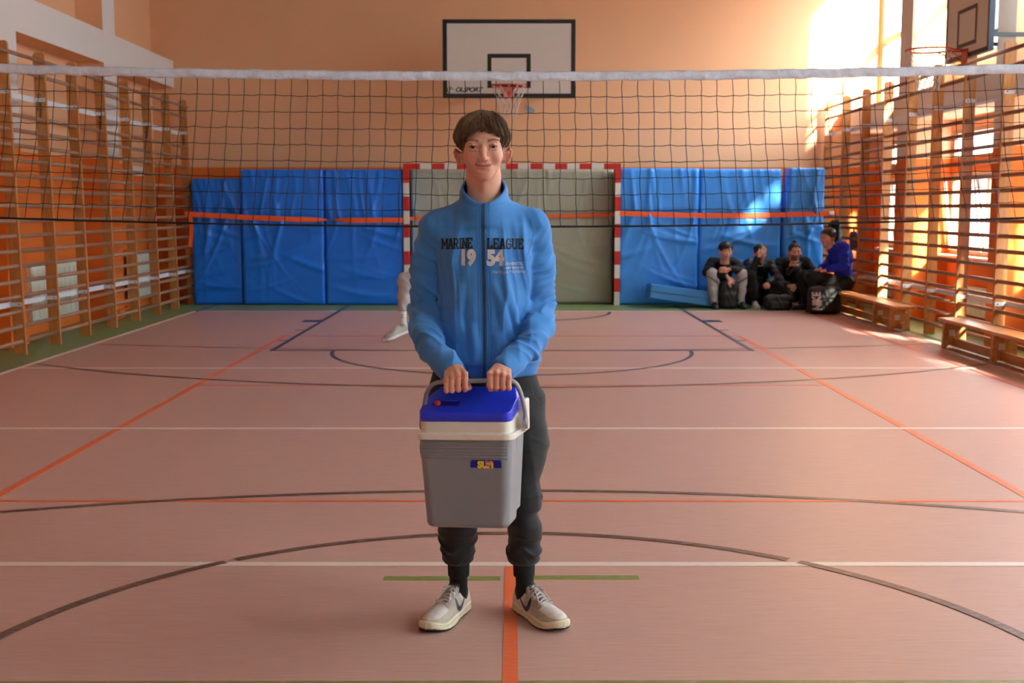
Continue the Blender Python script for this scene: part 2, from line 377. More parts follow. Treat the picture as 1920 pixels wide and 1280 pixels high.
_n.links.new(_t.outputs[0], _m.inputs[1]); _n.links.new(_g.outputs[0], _m.inputs[2]); _n.links.new(_m.outputs[0], _o.inputs[0])

# ------------------------------------------------------------------ room shell
Y0, Y1, XL, XR, ZC = -3.2, 18.4, -5.5, 5.6, 5.9
def sbox(name, lo, hi, m, parent=None, bev=0): return struct(MB().box(lo, hi, bev=bev).build(name, m, parent))
floor = sbox('floor', (XL - .3, Y0 - .3, -.1), (XR + .3, Y1 + .3, 0), M_floor)
ceiling = sbox('ceiling', (XL - .3, Y0 - .3, ZC), (XR + .3, Y1 + .3, ZC + .15), M_ceil)
sbox('wall_back', (XL - .3, Y1, 0), (XR + .3, Y1 + .25, ZC), M_wall)
M_front = wall_mat('wall_front_paint', (228, 222, 214), (214, 206, 196))
wf = MB(); FW = [(1.6, 3.2)]; xs_ = [XL - .3] + [q for w in FW for q in w] + [XR + .3]  # opening behind the camera, added to bring in neutral frontal fill light
wf.box((XL - .3, Y0 - .2, 0), (XR + .3, Y0, 3.0)).box((XL - .3, Y0 - .2, 5.2), (XR + .3, Y0, ZC))
for k in range(0, len(xs_), 2): wf.box((xs_[k], Y0 - .2, 3.0), (xs_[k + 1], Y0, 5.2))
wf_o = struct(wf.build('wall_front', M_front))
wl = sbox('wall_left', (XL - .3, Y0, 0), (XL, Y1, ZC), M_wall)
PIL = [15.27 - 3.14 * k for k in range(7)]
b = MB()
for y in PIL[:6]: b.box((XL, y, 0), (-5.16, y + .46, ZC))
struct(b.build('wall_left_pilasters', M_pil, wl))
b = MB(); b.box((XL, Y0, 3.27), (-5.161, Y1, 3.67)); struct(b.build('wall_left_band', M_pil, wl))
# window wall: piers, spandrels and the band, with real openings
wr = MB()
BAYS = [(15.73, 18.4)] + [(PIL[k + 1] + .46, PIL[k]) for k in range(5)]
BAYS = [(a, c) for a, c in BAYS]
def wins(i, a, c):
    """openings of a bay: (y0, y1, z0, z1)"""
    if i == 0: return [(a + .12, c - .06, 2.98, 5.6), (16.86, 17.72, 2.04, 2.42), (16.8, 17.75, .87, 1.88)]
    return [(a + .12, c - .1, 3.24, 5.6), (a + .35, c - .03, 2.04, 2.42), (a + .35, c - .03, .87, 1.88)]
for i, (a, c) in enumerate(BAYS):
    ws = wins(i, a, c); x0, x1 = XR, XR + .12
    (u0, u1, uz0, uz1), (m0, m1, mz0, mz1), (l0, l1, lz0, lz1) = ws
    wr.box((x0, a, 0), (x1, c, lz0)); wr.box((x0, a, lz1), (x1, c, mz0)); wr.box((x0, a, mz1), (x1, c, uz0)); wr.box((x0, a, uz1), (x1, c, ZC))
    wr.box((x0, a, lz0), (x1, l0, lz1)); wr.box((x0, l1, lz0), (x1, c, lz1)); wr.box((x0, a, mz0), (x1, m0, mz1)); wr.box((x0, m1, mz0), (x1, c, mz1))
    wr.box((x0, a, uz0), (x1, u0, uz1)); wr.box((x0, u1, uz0), (x1, c, uz1))
wr.box((XR, Y0 - .2, 0), (XR + .12, BAYS[-1][0], ZC))
wr = struct(wr.build('wall_right', M_wall))
b = MB()
for y in PIL[:6]: b.box((5.05, y, 0), (XR + .12, y + .46, ZC))
struct(b.build('wall_right_pilasters', M_pil, wr))
b = MB()
for a, c in BAYS: b.box((5.051, a, 2.55), (XR, c, 2.9))
struct(b.build('wall_right_band', M_pil, wr))
M_sill = mat('sill_white', (236, 230, 220), .4)
wn = 30; FBL = []
for x0, x1 in FW:  # frame and pane of the added fill window, out of view
    wn += 1; e = struct(link('window_%d' % wn, None, None, ((x0 + x1) / 2, Y0 - .1, 3.0))); h = (x1 - x0) / 2
    struct(MB().box((-h, -.04, 0), (h, .04, .06)).box((-h, -.04, 2.14), (h, .04, 2.2)).box((-h, -.04, .06), (-h + .06, .04, 2.14)).box((h - .06, -.04, .06), (h, .04, 2.14)).box((-.03, -.035, .06), (.03, .035, 2.14)).build('window_frame', M_frame, e))
    struct(MB().box((-h + .06, -.004, .06), (h - .06, .004, 2.14)).build('pane', M_glass, e)); FBL.append((x0, x1))
wn = 0
for i, (a, c) in enumerate(BAYS[:6]):
    for j, (y0, y1, z0, z1) in enumerate(wins(i, a, c)):
        wn += 1
        e = struct(link('window_%d' % wn, None, None, (XR + .05, (y0 + y1) / 2, z0))); dy = (y1 - y0) / 2; dz = z1 - z0
        w = .05 if j else .06; f = MB()
        f.box((-.04, -dy, 0), (.04, -dy + w, dz)).box((-.04, dy - w, 0), (.04, dy, dz)).box((-.04, -dy + w, 0), (.04, dy - w, w)).box((-.04, -dy + w, dz - w), (.04, dy - w, dz))
        if j == 0: f.box((-.04, -dy + w, .93), (.04, dy - w, 1.0)).box((-.035, -.03, w), (.035, .03, .93)).box((-.035, -.03, 1.0), (.035, .03, dz - w))
        if j == 2: f.box((-.03, -.035, w), (.03, .035, dz - w))
        struct(f.build('window_frame', M_frame, e))
        if j == 2 and i < 3:
            # the two casements stand tilted into the room
            for s, (p, q) in enumerate(((-dy + w, -.04), (.04, dy - w))):
                sh = MB(); t = .045; zz = dz - 2 * w
                sh.box((-.02, p, 0), (.02, p + t, zz)).box((-.02, q - t, 0), (.02, q, zz)).box((-.02, p + t, 0), (.02, q - t, t)).box((-.02, p + t, zz - t), (.02, q - t, zz))
                so = struct(sh.build('sash', M_sill, e, loc=(-.05, 0, w), rot=(0, R(-7), 0)))
                g = MB(); g.box((-.003, p + t, t), (.003, q - t, zz - t)); struct(g.build('pane', M_glass, so))
        else:
            g = MB(); g.box((-.004, -dy + w, w), (.004, dy - w, dz - w)); struct(g.build('pane', M_blind if j == 1 else M_glass, e))
        if j == 2: struct(MB().box((-.22, -dy - .05, -.035), (-.01, dy + .02, -.005), bev=.006).build('window_sill', M_sill, e))
M_rail = mat('blue_rail', (60, 132, 214), .4)
for i, (a, c) in enumerate(BAYS[:6]):
    if i == 0: continue
    y0, y1, zb = (a + .02, 14.74, 3.34) if i == 1 else (a + .02, c - .02, 3.2)  # blinds past the first are unseen, added to stop and diffuse direct sun
    bl = thing('roller_blind', ['', 'white roller blind with a blue bottom rail behind the backboard of the window wall'][i] if i == 1 else 'unseen roller blind added to diffuse sun in the %s window bay from the far wall' % ['', '', 'third', 'fourth', 'fifth', 'sixth'][i], 'blind', (5.3 if i == 1 else 5.5, (y0 + y1) / 2, zb), group='roller blinds of the tall windows')
    h = (y1 - y0) / 2
    MB().box((-.002, -h, .04), (.002, h, 5.7 - zb)).build('blind_fabric', [M_blind, M_blind2, M_blind, M_blind2, M_blind0, M_blind0][i], bl)
    MB().box((-.02, -h, -.01), (.02, h, .045), bev=.005).build('bottom_rail', M_rail, bl)
    MB().tube([(0, -h, 5.72 - zb), (0, h, 5.72 - zb)], .035, 12).build('roller', M_steel, bl)
for x0, x1 in FBL:
    struct(MB().box((x0 - .05, Y0 + .02, 2.95), (x1 + .05, Y0 + .024, 5.25)).build('wall_front_fill_blind', M_blind2, wf_o))  # translucent sheet that softens sun from the added fill window
# green border of the floor
LZ = .0010
def strip(name, pts, m, z=LZ):
    b = MB(); b.prism(pts, 2, .0002, z); return struct(b.build(name, m, floor))
strip('green_border', [(XL, Y0), (-4.5, Y0), (-4.5, 16.7), (4.6, 16.7), (4.6, Y0), (XR, Y0), (XR, Y1), (XL, Y1)], M_green, .0008)
def hline(name, y, x0, x1, w, m, z=LZ, skew=0): return strip(name, [(x0, y - w / 2 - skew), (x1, y - w / 2 + skew), (x1, y + w / 2 + skew), (x0, y + w / 2 - skew)], m, z)
def vline(name, x, y0, y1, w, m, z=LZ): return strip(name, [(x - w / 2, y0), (x + w / 2, y0), (x + w / 2, y1), (x - w / 2, y1)], m, z)
def arc(name, cx, cy, r, a0, a1, w, m, z=LZ, n=96):
    b = MB(); vs = []; fs = []
    for i in range(n + 1):
        a = R(lerp(a0, a1, i / n))
        for rr in (r - w / 2, r + w / 2): vs.append((cx + rr * math.cos(a), cy + rr * math.sin(a), z))
        if i: fs.append((2 * i - 2, 2 * i - 1, 2 * i + 1, 2 * i))
    return struct(b.add(vs, fs).build(name, m, floor))
for y in (4.67, 7.66, 10.63): hline('court_line', y, -4.47, 4.2 if y > 10 else 4.6, .05, L_white, .0020)
hline('court_line', 16.68, -4.47, 4.6, .05, L_white, .0020)
vline('court_line', -4.47, Y0, 16.7, .05, L_white, .0021)
hline('court_line', 5.716, -4.6, 4.6, .036, L_orange, .0016)
hline('court_line', 9.58, -2.57, 2.57, .035, L_faint, .0016); hline('court_line', 13.36, -2.57, 2.57, .035, L_faint, .0016)
vline('court_line', -2.58, Y0, 13.38, .05, L_orange, .0018); vline('court_line', 2.58, Y0, 13.38, .05, L_orange, .0018)
vline('court_line', 4.12, Y0, 16.6, .05, L_red, .0018)
vline('court_line', -.005, Y0, 4.64, .048, L_orange, .0014)
hline('court_line', 4.485, -.5, -.045, .05, L_grn, .0013); hline('court_line', 4.495, .04, .495, .05, L_grn, .0013)
hline('court_line', 3.41, -2, 4.6, .14, L_grn, .0012, .01)
arc('court_line', 0, -1.15, 7.08, 30, 150, .045, L_dark, .0023)
arc('court_line', 0, 3.33, 1.80, -10, 49.5, .045, L_dark, .0024); arc('court_line', 0, 3.33, 1.80, 51, 129, .045, L_dark, .0024); arc('court_line', 0, 3.33, 1.80, 130.5, 190, .045, L_dark, .0024)
arc('court_line', 0, 16.82, 7.37, 233, 307, .05, L_dark, .0022)
arc('court_line', 0, 28.7, 16.75, 254.8, 285.2, .04, L_dark, .0022)
arc('court_line', 0, 11.97, 1.81, 180, 360, .04, L_navy, .0025)
arc('court_line', 0, 16.5, 1.36, 180, 360, .05, L_navy, .0025)
vline('court_line', -2.44, 11.95, 17.7, .05, L_navy, .0026); vline('court_line', 2.44, 11.95, 17.7, .05, L_navy, .0026)
hline('court_line', 11.97, -2.44, 2.44, .03, L_navy, .0026)
vline('court_line', -4.44, 16.6, 17.9, .05, L_navy, .0026)
for sx in (-1, 1):
    for y, l in ((15.05, .22), (14.0, .10), (12.9, .10)):
        strip('court_line', [(sx * 2.47, y - .02), (sx * (2.47 + l), y - .02), (sx * (2.47 + l), y + (.25 if y > 15 else .02)), (sx * 2.47, y + (.25 if y > 15 else .02))], L_navy, .0026)

# ------------------------------------------------------------------ wall bars
def wall_bars(side, ys, label, last=False, brand=False):
    """one double section: posts at ys[0] and ys[1] (and ys[2] when last), rungs from ys[0] to ys[2]"""
    s = side; xf = -4.80 if s < 0 else 4.75
    t = thing('wall_bars', label, 'wall bars', (xf, ys[0], 0), (0, -R(1.0) if s < 0 else 0, 0), group='wall bars along the dim wall' if s < 0 else 'wall bars along the window wall')
    posts = ys[:3] if last else ys[:2]
    D = .115
    for y in posts:
        y -= ys[0]; b = MB(); hh = 3.045
        out = [(0, 0), (s * D, 0), (s * D, hh - .03), (s * (D - .03), hh), (s * .02, hh), (0, hh - .02)]
        b.prism([(p, q) for p, q in out], 1, y - .0175, y + .0175)
        # prism with axis 1 inserts y between the two coordinates
        p = b.build('post', M_wood, t)
        for z in (.50, 2.56):
            q = MB().box((s * .01, y - .024, z - .02), (s * .125, y - .0176, z + .02)).build('bracket', M_steel, p)
        for z in (.50, 2.56):
            MB().tube([(s * .035, y - .030, z), (s * .035, y - .024, z)], .007, 8).build('bolt', M_bolt, p)
    y0, y1 = 0, ys[2] - ys[0]
    zs = [.136 + .1475 * k for k in range(16)] + [2.79, 2.94]
    for z in zs:
        xo = s * (.028 if z < 2.9 else -.005)
        MB().tube([(xo, y0 + .01, z), (xo, y1 - .01, z)], .021, 10, flat=.72, up=(0, 0, 1)).build('rung', M_rung, t)
    for z in (.50, 2.56):
        MB().box((s * .125, y1, z - .028), (s * .131, y0, z + .028)).build('mounting_rail', M_steel, t)
    if brand:
        for y in (posts[0],) + ((posts[2],) if last else ()):
            v, f = text_mesh('Coma-Sport', .056, .0012, spacing=.9, shear=.2)
            vv = [(s * .07 + p.y * 1.0, y - ys[0] - .0182, 2.50 + p.x) if s > 0 else (s * .07 - p.y, y - ys[0] - .0182, 2.50 - p.x) for p in v]
            MB().add(vv, f).build('lettering', M_black, t)
    return t
yl = [17.93 - .9 * k for k in range(12)]
lab = ['wooden wall bars on the dim wall, end section next to the blue mats', 'wooden wall bars on the dim wall, second section from the mats', 'wooden wall bars on the dim wall, in front of the large white radiator', 'wooden wall bars on the dim wall, section at the picture edge']
for k in range(4): wall_bars(-1, yl[2 * k:2 * k + 3], lab[k], k == 3, True)
yr = [18.23, 17.27, 16.31, 15.36, 14.43, 13.58, 12.65, 11.66, 10.73]
lab = ['wooden wall bars on the window wall, end section in the corner by the mats', 'wooden wall bars on the window wall, above the far end bench', 'wooden wall bars on the window wall, section below the side basketball hoop', 'wooden wall bars on the window wall, behind the nearer bench']
for k in range(4): wall_bars(1, yr[2 * k:2 * k + 3], lab[k], k == 3, False)

# radiators, pipes
def radiator(x, y0, y1, z0, z1, label, n=10):
    t = thing('radiator', label, 'radiator', (x, (y0 + y1) / 2, z0)); h = (y1 - y0) / 2; s = 1 if x > 0 else -1
    b = MB().box((-.03, -h, 0), (.03, h, z1 - z0), bev=.008)
    for i in range(n):
        y = lerp(-h + .04, h - .04, i / (n - 1)); b.box((-s * .03 - .006, y - .012, .03), (-s * .03 + .006, y + .012, z1 - z0 - .03))
    b.build('panel', M_rad, t)
    MB().box((-.035, -h, z1 - z0 + .001), (.035, h, z1 - z0 + .012)).build('top_grille', M_rad, t)
    MB().tube([(0, h, .06), (0, h + .08, .06), (0, h + .08, -z0 + .02)], .011, 8).build('valve_pipe', M_pipe, t)
radiator(-5.42, 13.28, 14.80, .17, .78, 'pale enamelled panel radiator behind the wall bars on the dim wall')
radiator(-5.42, 16.75, 17.85, .17, .77, 'pale panel radiator on the dim wall nearest the blue mats')
radiator(5.5, 13.1, 14.6, .17, .5, 'beige radiator low under the open window behind the nearer bench')
radiator(5.5, 16.8, 17.7, .17, .5, 'beige radiator low under the far window in the corner')
pp = MB()
for z in (.12, .86): pp.tube([(-5.14, 15.3, z), (-5.14, 15.9, z), (-5.4, 15.95, z), (-5.4, 16.7, z)], .012, 8)
pp.tube([(-5.14, 15.45, .12), (-5.14, 15.45, .02)], .012, 8)
tag(pp.build('heating_pipe', M_pipe), 'orange painted heating pipe running along the dim wall behind the bars', 'pipe')
M_paper = mat('paper', (232, 228, 226), .7)
tag(MB().box((-5.4995, 17.32, 1.92), (-5.494, 17.82, 2.06)).build('paper_notice', M_paper), 'white paper notice stuck to the dim wall behind the wall bars', 'notice')
M_patch = mat('patch_grey', (150, 160, 170), .6)
tag(MB().prism([(.20, 2.97), (.215, 3.03), (.26, 2.99), (.33, 2.96), (.35, 2.93), (.32, 2.88), (.26, 2.88), (.22, 2.92)], 1, 18.39, 18.398).build('plaster_patch', M_patch), 'small blue-grey filler patch on the peach wall below the far basketball net', 'patch')
# ------------------------------------------------------------------ benches
M_wbench = M_bench
def bench(y0, y1, label, legs):
    L_ = y1 - y0; t = thing('gym_bench', label, 'bench', (4.58, y0, 0), group='long wooden benches in front of the window wall')
    MB().box((-.135, 0, .272), (.135, L_, .308), bev=.012).build('seat', M_bench, t)
    MB().box((-.022, .06, .02), (.022, L_ - .06, .11), bev=.006).build('floor_beam', M_bench, t)
    for y in legs:
        y -= y0; b = MB()
        b.prism([(-.125, 0), (-.09, 0), (-.06, .03), (.06, .03), (.09, 0), (.125, 0), (.105, .272), (-.105, .272)], 1, y - .022, y + .022)
        lg = b.build('leg', M_bench, t)
        MB().box((-.06, y - .026, .13), (.0, y - .0225, .19)).build('bracket', M_steel, lg)
    MB().tube([(.0, 0, .24), (0, -.03, .25), (0, -.05, .235)], .008, 8).build('hook', M_steel, t)
    return t
bench(9.0, 12.32, 'nearer long wooden gym bench along the window wall, cut by the picture edge', (9.15, 10.95, 12.2))
bench(13.72, 16.75, 'far wooden gym bench along the window wall, seating the man in the blue hoodie', (13.95, 14.6, 16.55))
# diagonal prop of the far bench: the sloping hooked end pieces
# ------------------------------------------------------------------ mats
def vinyl(name, rgb, rough=.36):
    return mat(name, rgb, rough, noise=.12, nscale=3, bump=.12, bscale=9, bstretch=(1, 1, .5))
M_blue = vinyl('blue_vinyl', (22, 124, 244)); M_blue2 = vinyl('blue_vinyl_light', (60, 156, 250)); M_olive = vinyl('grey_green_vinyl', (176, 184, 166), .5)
M_seam = mat('seam_dark', (22, 60, 120), .5)
def mat_block(name, label, x0, x1, y0, y1, z1, m, seed, strap_z=None, group=None, lean=0, x1b=None, amp=.026, cat='mat', tiltx=0, seamx=()):
    """upright padded mat: front (at y0) creased, edges rounded; optionally pinched by the strap"""
    w = x1 - x0; nx = max(10, int(w / .02)); nz = int(z1 / .02); rg = np.random.default_rng(seed)
    X, Z = np.meshgrid(np.linspace(0, 1, nx), np.linspace(0, 1, nz), indexing='ij'); xs = X * w; zs = Z * z1
    ex = np.minimum(xs, w - xs); ez = np.minimum(zs, z1 - zs)
    ed = lambda e: np.clip(e / .05, 0, 1)
    D = .03 * (1 - np.sqrt(np.clip(1 - (1 - ed(ex)) ** 2, 0, 1))) + .03 * (1 - np.sqrt(np.clip(1 - (1 - ed(ez)) ** 2, 0, 1)))
    F = np.zeros_like(D)
    sz = strap_z if strap_z else z1 * .68
    for i in range(16):
        x_ = rg.uniform(0, w); sl = rg.uniform(-.45, .45); cv = rg.uniform(-.35, .35); wd = rg.uniform(.015, .045)
        dz = (zs - sz); up = rg.random() < .45
        cx = x_ + sl * dz + cv * dz * dz
        fade = np.exp(-np.abs(dz) / rg.uniform(.25, .9)) * ((dz > 0) if up else (dz < 0))
        F += rg.uniform(.4, 1) * np.exp(-((xs - cx) / wd) ** 2) * fade
    for i in range(7):
        z_ = rg.uniform(.05, z1 * .55 + .05); a = rg.uniform(.1, .5); ph = rg.uniform(0, w); sg = 1 if ph < w / 2 else -1
        cz = z_ + sg * a * (xs - ph) * .8 + .25 * (xs - ph) ** 2
        F += rg.uniform(.3, .9) * np.exp(-((zs - cz) / rg.uniform(.02, .05)) ** 2) * np.exp(-((xs - ph) / (.35 * w)) ** 2)
    for i in range(6):
        x_ = rg.uniform(0, w); F += .5 * np.exp(-((xs - x_ - .15 * (z1 - zs)) / .03) ** 2) * np.exp(-(z1 - zs) / .3)
    bulge = -.012 * np.sin(PI * X) * np.sin(PI * Z)
    D = D - amp * F + bulge
    if strap_z: D += .022 * np.exp(-((zs - strap_z) / .05) ** 2)
    for sx in seamx: D += .02 * np.exp(-((xs - sx) / .012) ** 2)
    Yf = y0 + D + lean * zs
    Xw = x0 + xs + (1 - X) * tiltx * np.clip(zs - 1.3, 0, 1)
    if x1b is not None: Xw = x0 + xs * lerp(1, (x1b - x0) / w, 1 - Z) 
    v = np.stack([Xw, Yf, zs + .004], -1).reshape(-1, 3); I = np.arange(nx * nz).reshape(nx, nz)
    f = np.stack([I[:-1, :-1], I[1:, :-1], I[1:, 1:], I[:-1, 1:]], -1).reshape(-1, 4)
    # back and sides
    vb = v.copy(); vb[:, 1] = y1 + lean * zs.ravel(); n = len(v)
    ring = list(I[:, 0]) + list(I[-1, 1:]) + list(I[-2::-1, -1]) + list(I[0, -2:0:-1])
    sides = [(ring[i], ring[i] + n, ring[(i + 1) % len(ring)] + n, ring[(i + 1) % len(ring)]) for i in range(len(ring))]
    fb = f[:, ::-1] + n
    o = np_mesh(name, np.concatenate([v, vb]), np.concatenate([f, fb, np.array(sides)]), m)
    return tag(o, label, cat, group)
G = 'blue crash mats standing against the far wall'
SZ = 1.33
mat_block('crash_mat', 'low narrow blue crash mat standing in the corner by the dim wall bars', -4.79, -4.04, 17.78, 18.2, 1.88, M_blue, 1, 1.33, G, amp=.032)
mat_block('crash_mat', 'tall blue crash mat between the low corner mat and the one beside the goal', -4.03, -2.80, 17.72, 18.2, 2.012, M_blue, 2, 1.30, G)
mat_block('crash_mat', 'tall blue crash mat touching the goal post, on the dim wall half', -2.79, -1.62, 17.72, 18.2, 2.012, M_blue, 3, 1.27, G)
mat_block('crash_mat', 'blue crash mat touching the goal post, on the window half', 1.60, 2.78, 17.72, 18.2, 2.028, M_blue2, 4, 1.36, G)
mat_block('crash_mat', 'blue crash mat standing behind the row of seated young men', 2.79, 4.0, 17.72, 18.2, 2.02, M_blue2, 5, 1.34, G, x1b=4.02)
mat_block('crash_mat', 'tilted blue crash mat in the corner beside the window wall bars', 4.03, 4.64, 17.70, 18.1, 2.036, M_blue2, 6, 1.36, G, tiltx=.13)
mat_block('wall_mat', 'grey-green padded mat standing inside the red and white goal', -1.53, 1.53, 18.0, 18.3, 2.02, M_olive, 7, 1.33, None, amp=.018, cat='mat', seamx=(1.02, 2.04))
# thin mat lying on the floor, one end raised on the others
M_blue3 = vinyl('blue_vinyl_teal', (52, 140, 214))
o = MB().box((0, 0, 0), (1.25, .46, .215), bev=.018).build('folding_mat', M_blue3, None, loc=(1.99, 17.12, .145), rot=(R(-3), R(7.7), R(1.5)))
tag(o, 'thick blue mat lying askew on the floor beside the seated young men', 'mat')
MB().tube([(.01, -.002, .11), (1.24, -.002, .11)], .004, 6).tube([(-.002, .01, .11), (-.002, .45, .11)], .004, 6).build('seam', M_seam, o)
# ------------------------------------------------------------------ orange strap across the mats
M_strap = mat('orange_strap', (255, 104, 44), .5, bump=.2, bscale=300)
def ribbon(b, pts, w, th=.002, twist=None):
    n = len(pts); vs = []; fs = []
    for i, p in enumerate(pts):
        a = twist[i] if twist else 0
        up = Vector((0, math.sin(a), math.cos(a))) * w / 2; nn = Vector((0, -math.cos(a), math.sin(a))) * th / 2
        for s1, s2 in ((1, 1), (1, -1), (-1, -1), (-1, 1)): vs.append(Vector(p) + up * s1 + nn * s2)
        if i: fs += [(4 * i - 4 + k, 4 * i - 4 + (k + 1) % 4, 4 * i + (k + 1) % 4, 4 * i + k) for k in range(4)]
    fs += [(0, 1, 2, 3), (4 * n - 4, 4 * n - 3, 4 * n - 2, 4 * n - 1)]
    b.add(vs, fs)
st = thing('tension_strap', 'bright orange strap holding the crash mats against the far wall', 'strap', (-4.8, 17.7, 1.35))
def strap_piece(pts, w, tw=None, nm='webbing'):
    b = MB(); ribbon(b, [Vector(p) - Vector((-4.8, 17.7, 1.35)) for p in pts], w, twist=tw); return b.build(nm, M_strap, st)
pts = []; tw = []
for i in range(61):
    t = i / 60; x = lerp(-4.86, -1.62, t); z = 1.36 - .09 * math.sin(PI * .5 * min(t * 1.1, 1)) - .01 * math.sin(PI * t)
    pts.append((x, 17.685, z)); tw.append(PI * .97 * (1 / (1 + math.exp(-(t - .66) * 26))))
strap_piece(pts, .075, tw)
strap_piece([(-1.62, 17.685, 1.27), (-1.55, 17.93, 1.29), (-1.0, 17.96, 1.29), (0, 17.965, 1.31), (.9, 17.96, 1.33), (1.53, 17.93, 1.35), (1.60, 17.685, 1.37)], .05)
strap_piece([(lerp(1.60, 4.72, i / 30), 17.68, 1.37 - .035 * math.sin(PI * i / 30)) for i in range(31)], .072)
b = MB(); ribbon(b, [Vector((.02 + .01 * math.sin(i), -.06 - .02 * math.sin(i * .4), -.02 - i * .055)) for i in range(9)], .05)
b2 = MB()
for i in range(9):
    pass
vs = []; fs = []
for i in range(10):
    z = -.03 - i * .05; x = .03 + .012 * math.sin(i * .5)
    vs += [(x - .03, -.045, z), (x + .03, -.045, z), (x + .03, -.042, z), (x - .03, -.042, z)]
    if i: fs += [(4 * i - 4 + k, 4 * i - 4 + (k + 1) % 4, 4 * i + (k + 1) % 4, 4 * i + k) for k in range(4)]
MB().add(vs, fs).build('loose_end', M_strap, st)
MB().box((9.50, -.035, .0), (9.58, .0, .05), bev=.008).build('buckle', M_steel, st)
# ------------------------------------------------------------------ handball goal
M_red = mat('goal_red', (200, 34, 26), .42); M_white = mat('goal_white', (226, 222, 214), .45)
gl = thing('handball_goal', 'red and white striped handball goal standing against the far wall', 'goal', (0, 17.72, 0))
def striped(name, a, b_, n, first, s=.04):
    m = MB(); a = Vector(a); b_ = Vector(b_)
    for i in range(n):
        p = a.lerp(b_, i / n); q = a.lerp(b_, (i + 1) / n); lo = [min(p[k], q[k]) - (s if p[k] == q[k] else 0) for k in range(3)]; hi = [max(p[k], q[k]) + (s if p[k] == q[k] else 0) for k in range(3)]
        m.box(lo, hi, (i + first) % 2)
    return m.build(name, [M_red, M_white], gl)
striped('goal_post', (-1.57, 0, 0), (-1.57, 0, 2.019), 10, 1); striped('goal_post', (1.57, 0, 0), (1.57, 0, 2.019), 10, 1)
m = MB(); xs = [-1.61, -1.36]; 
while xs[-1] < 1.36 - .05: xs.append(min(xs[-1] + (2.72 / 15), 1.36))
xs.append(1.61)
for i in range(len(xs) - 1): m.box((xs[i], -.04, 2.02), (xs[i + 1], .04, 2.10), i % 2)
m.build('crossbar', [M_red, M_white], gl)
for s in (-1, 1): MB().tube([(s * 1.55, .04, 2.06), (s * 1.55, .28, 2.0), (s * 1.55, .3, .02)], .014, 8).build('stay', M_bolt, gl)
# ------------------------------------------------------------------ basketball hoops
M_board = mat('backboard_white', (216, 208, 198), .45); M_rim = mat('rim_orange', (214, 74, 40), .4, metal=.0); M_cord = mat('net_cord', (214, 206, 200), .8); M_dkred = mat('rim_red', (196, 70, 50), .45)
M_bface = mat('backboard_edge', (52, 60, 72), .5)
def hoop(loc, rotz, w, h, label, rim_z, m_rim, logo, arm, rad=.225):
    """board centred on its bottom middle, facing -Y"""
    t = thing('basketball_hoop', label, 'basketball hoop', loc, (0, 0, rotz)); W_ = w / 2; e = .045 * w / 1.8 + .01
    MB().box((-W_, 0, 0), (W_, .035, h)).build('backboard', M_board if arm > .6 else M_board, t)
    b = MB()
    for (x0, x1, z0, z1) in ((-W_, W_, 0, e), (-W_, W_, h - e, h), (-W_, -W_ + e, e, h - e), (W_ - e, W_, e, h - e)): b.box((x0, -.003, z0), (x1, -.0003, z1))
    iw = (.295 if w > 1.5 else .40) * w / 1.8; z0 = .13 * h / 1.05; z1 = z0 + .46 * h / 1.05
    for (x0, x1, q0, q1) in ((-iw, iw, z0, z0 + e), (-iw, iw, z1 - e, z1), (-iw, -iw + e, z0 + e, z1 - e), (iw - e, iw, z0 + e, z1 - e)): b.box((x0, -.003, q0), (x1, -.0003, q1))
    b.build('painted_frame', M_black, t)
    b = MB().box((-W_ - .004, -.0045, -.004), (W_ + .004, .05, -.0005)).box((-W_ - .004, -.0045, 0), (-W_ - .0005, .05, h)).box((W_ + .0005, -.0045, 0), (W_ + .004, .05, h)); b.build('edge_strip', M_bface if arm < .6 else M_black, t)
    rz = rim_z - loc[2]; cy = -.15 - rad
    rim = MB().tube([(rad * math.cos(a), cy + rad * math.sin(a), rz) for a in [2 * PI * i / 40 for i in range(40)]], .010, 8, closed=True).build('rim', m_rim, t)
    MB().box((-.075, -.02, rz - .14), (.075, -.004, rz + .012), bev=.004).build('mounting_plate', m_rim, t)
    b = MB().tube([(-.05, -.02, rz - .005), (-.10, cy + rad * .85, rz)], .009, 6).tube([(.05, -.02, rz - .005), (.10, cy + rad * .85, rz)], .009, 6)
    b.tube([(-.05, -.02, rz - .11), (-.13, cy + rad * .6, rz - .01)], .007, 6).tube([(.05, -.02, rz - .11), (.13, cy + rad * .6, rz - .01)], .007, 6); b.build('rim_stay', m_rim, t)
    b = MB(); n = 12
    prof = [(1.0, 0), (.86, -.09), (.70, -.17), (.58, -.25), (.52, -.33), (.50, -.40)]
    for k in range(n):
        for sgn in (-1, 1):
            pts = []
            for j, (rr, dz) in enumerate(prof):
                a = 2 * PI * (k + sgn * j * .5) / n; pts.append((rad * rr * math.cos(a), cy + rad * rr * math.sin(a), rz - .01 + dz))
            b.tube(pts, .0035, 4)
    b.build('hoop_net', M_cord, t)
    if logo:
        v, f = text_mesh('OLSPORT', .085, .003, spacing=.92, shear=.35)
        MB().add([(-.555 + p.x * 1.05, -.002, .105 + p.y) for p in v], f).build('lettering', M_black, t)
        b = MB().tube([(-.80 + .038 * math.cos(a), -.003, .105 + .038 * math.sin(a)) for a in [2 * PI * i / 24 for i in range(20)]], .005, 4)
        v, f = text_mesh('P', .055, .002); b.add([(-.80 + p.x, -.002, .105 + p.y) for p in v], f); b.build('emblem', M_black, t)
    for s in (-1, 1):
        b = MB(); b.box((s * w * .3 - .025, .036, h * .1), (s * w * .3 + .025, .075, h * .9))
        for q in (.2, .8): b.box((s * w * .3 - .02, .075, h * q - .02), (s * w * .3 + .02, arm, h * q + .02))
        b.build('wall_frame', M_bolt, t)
    return t
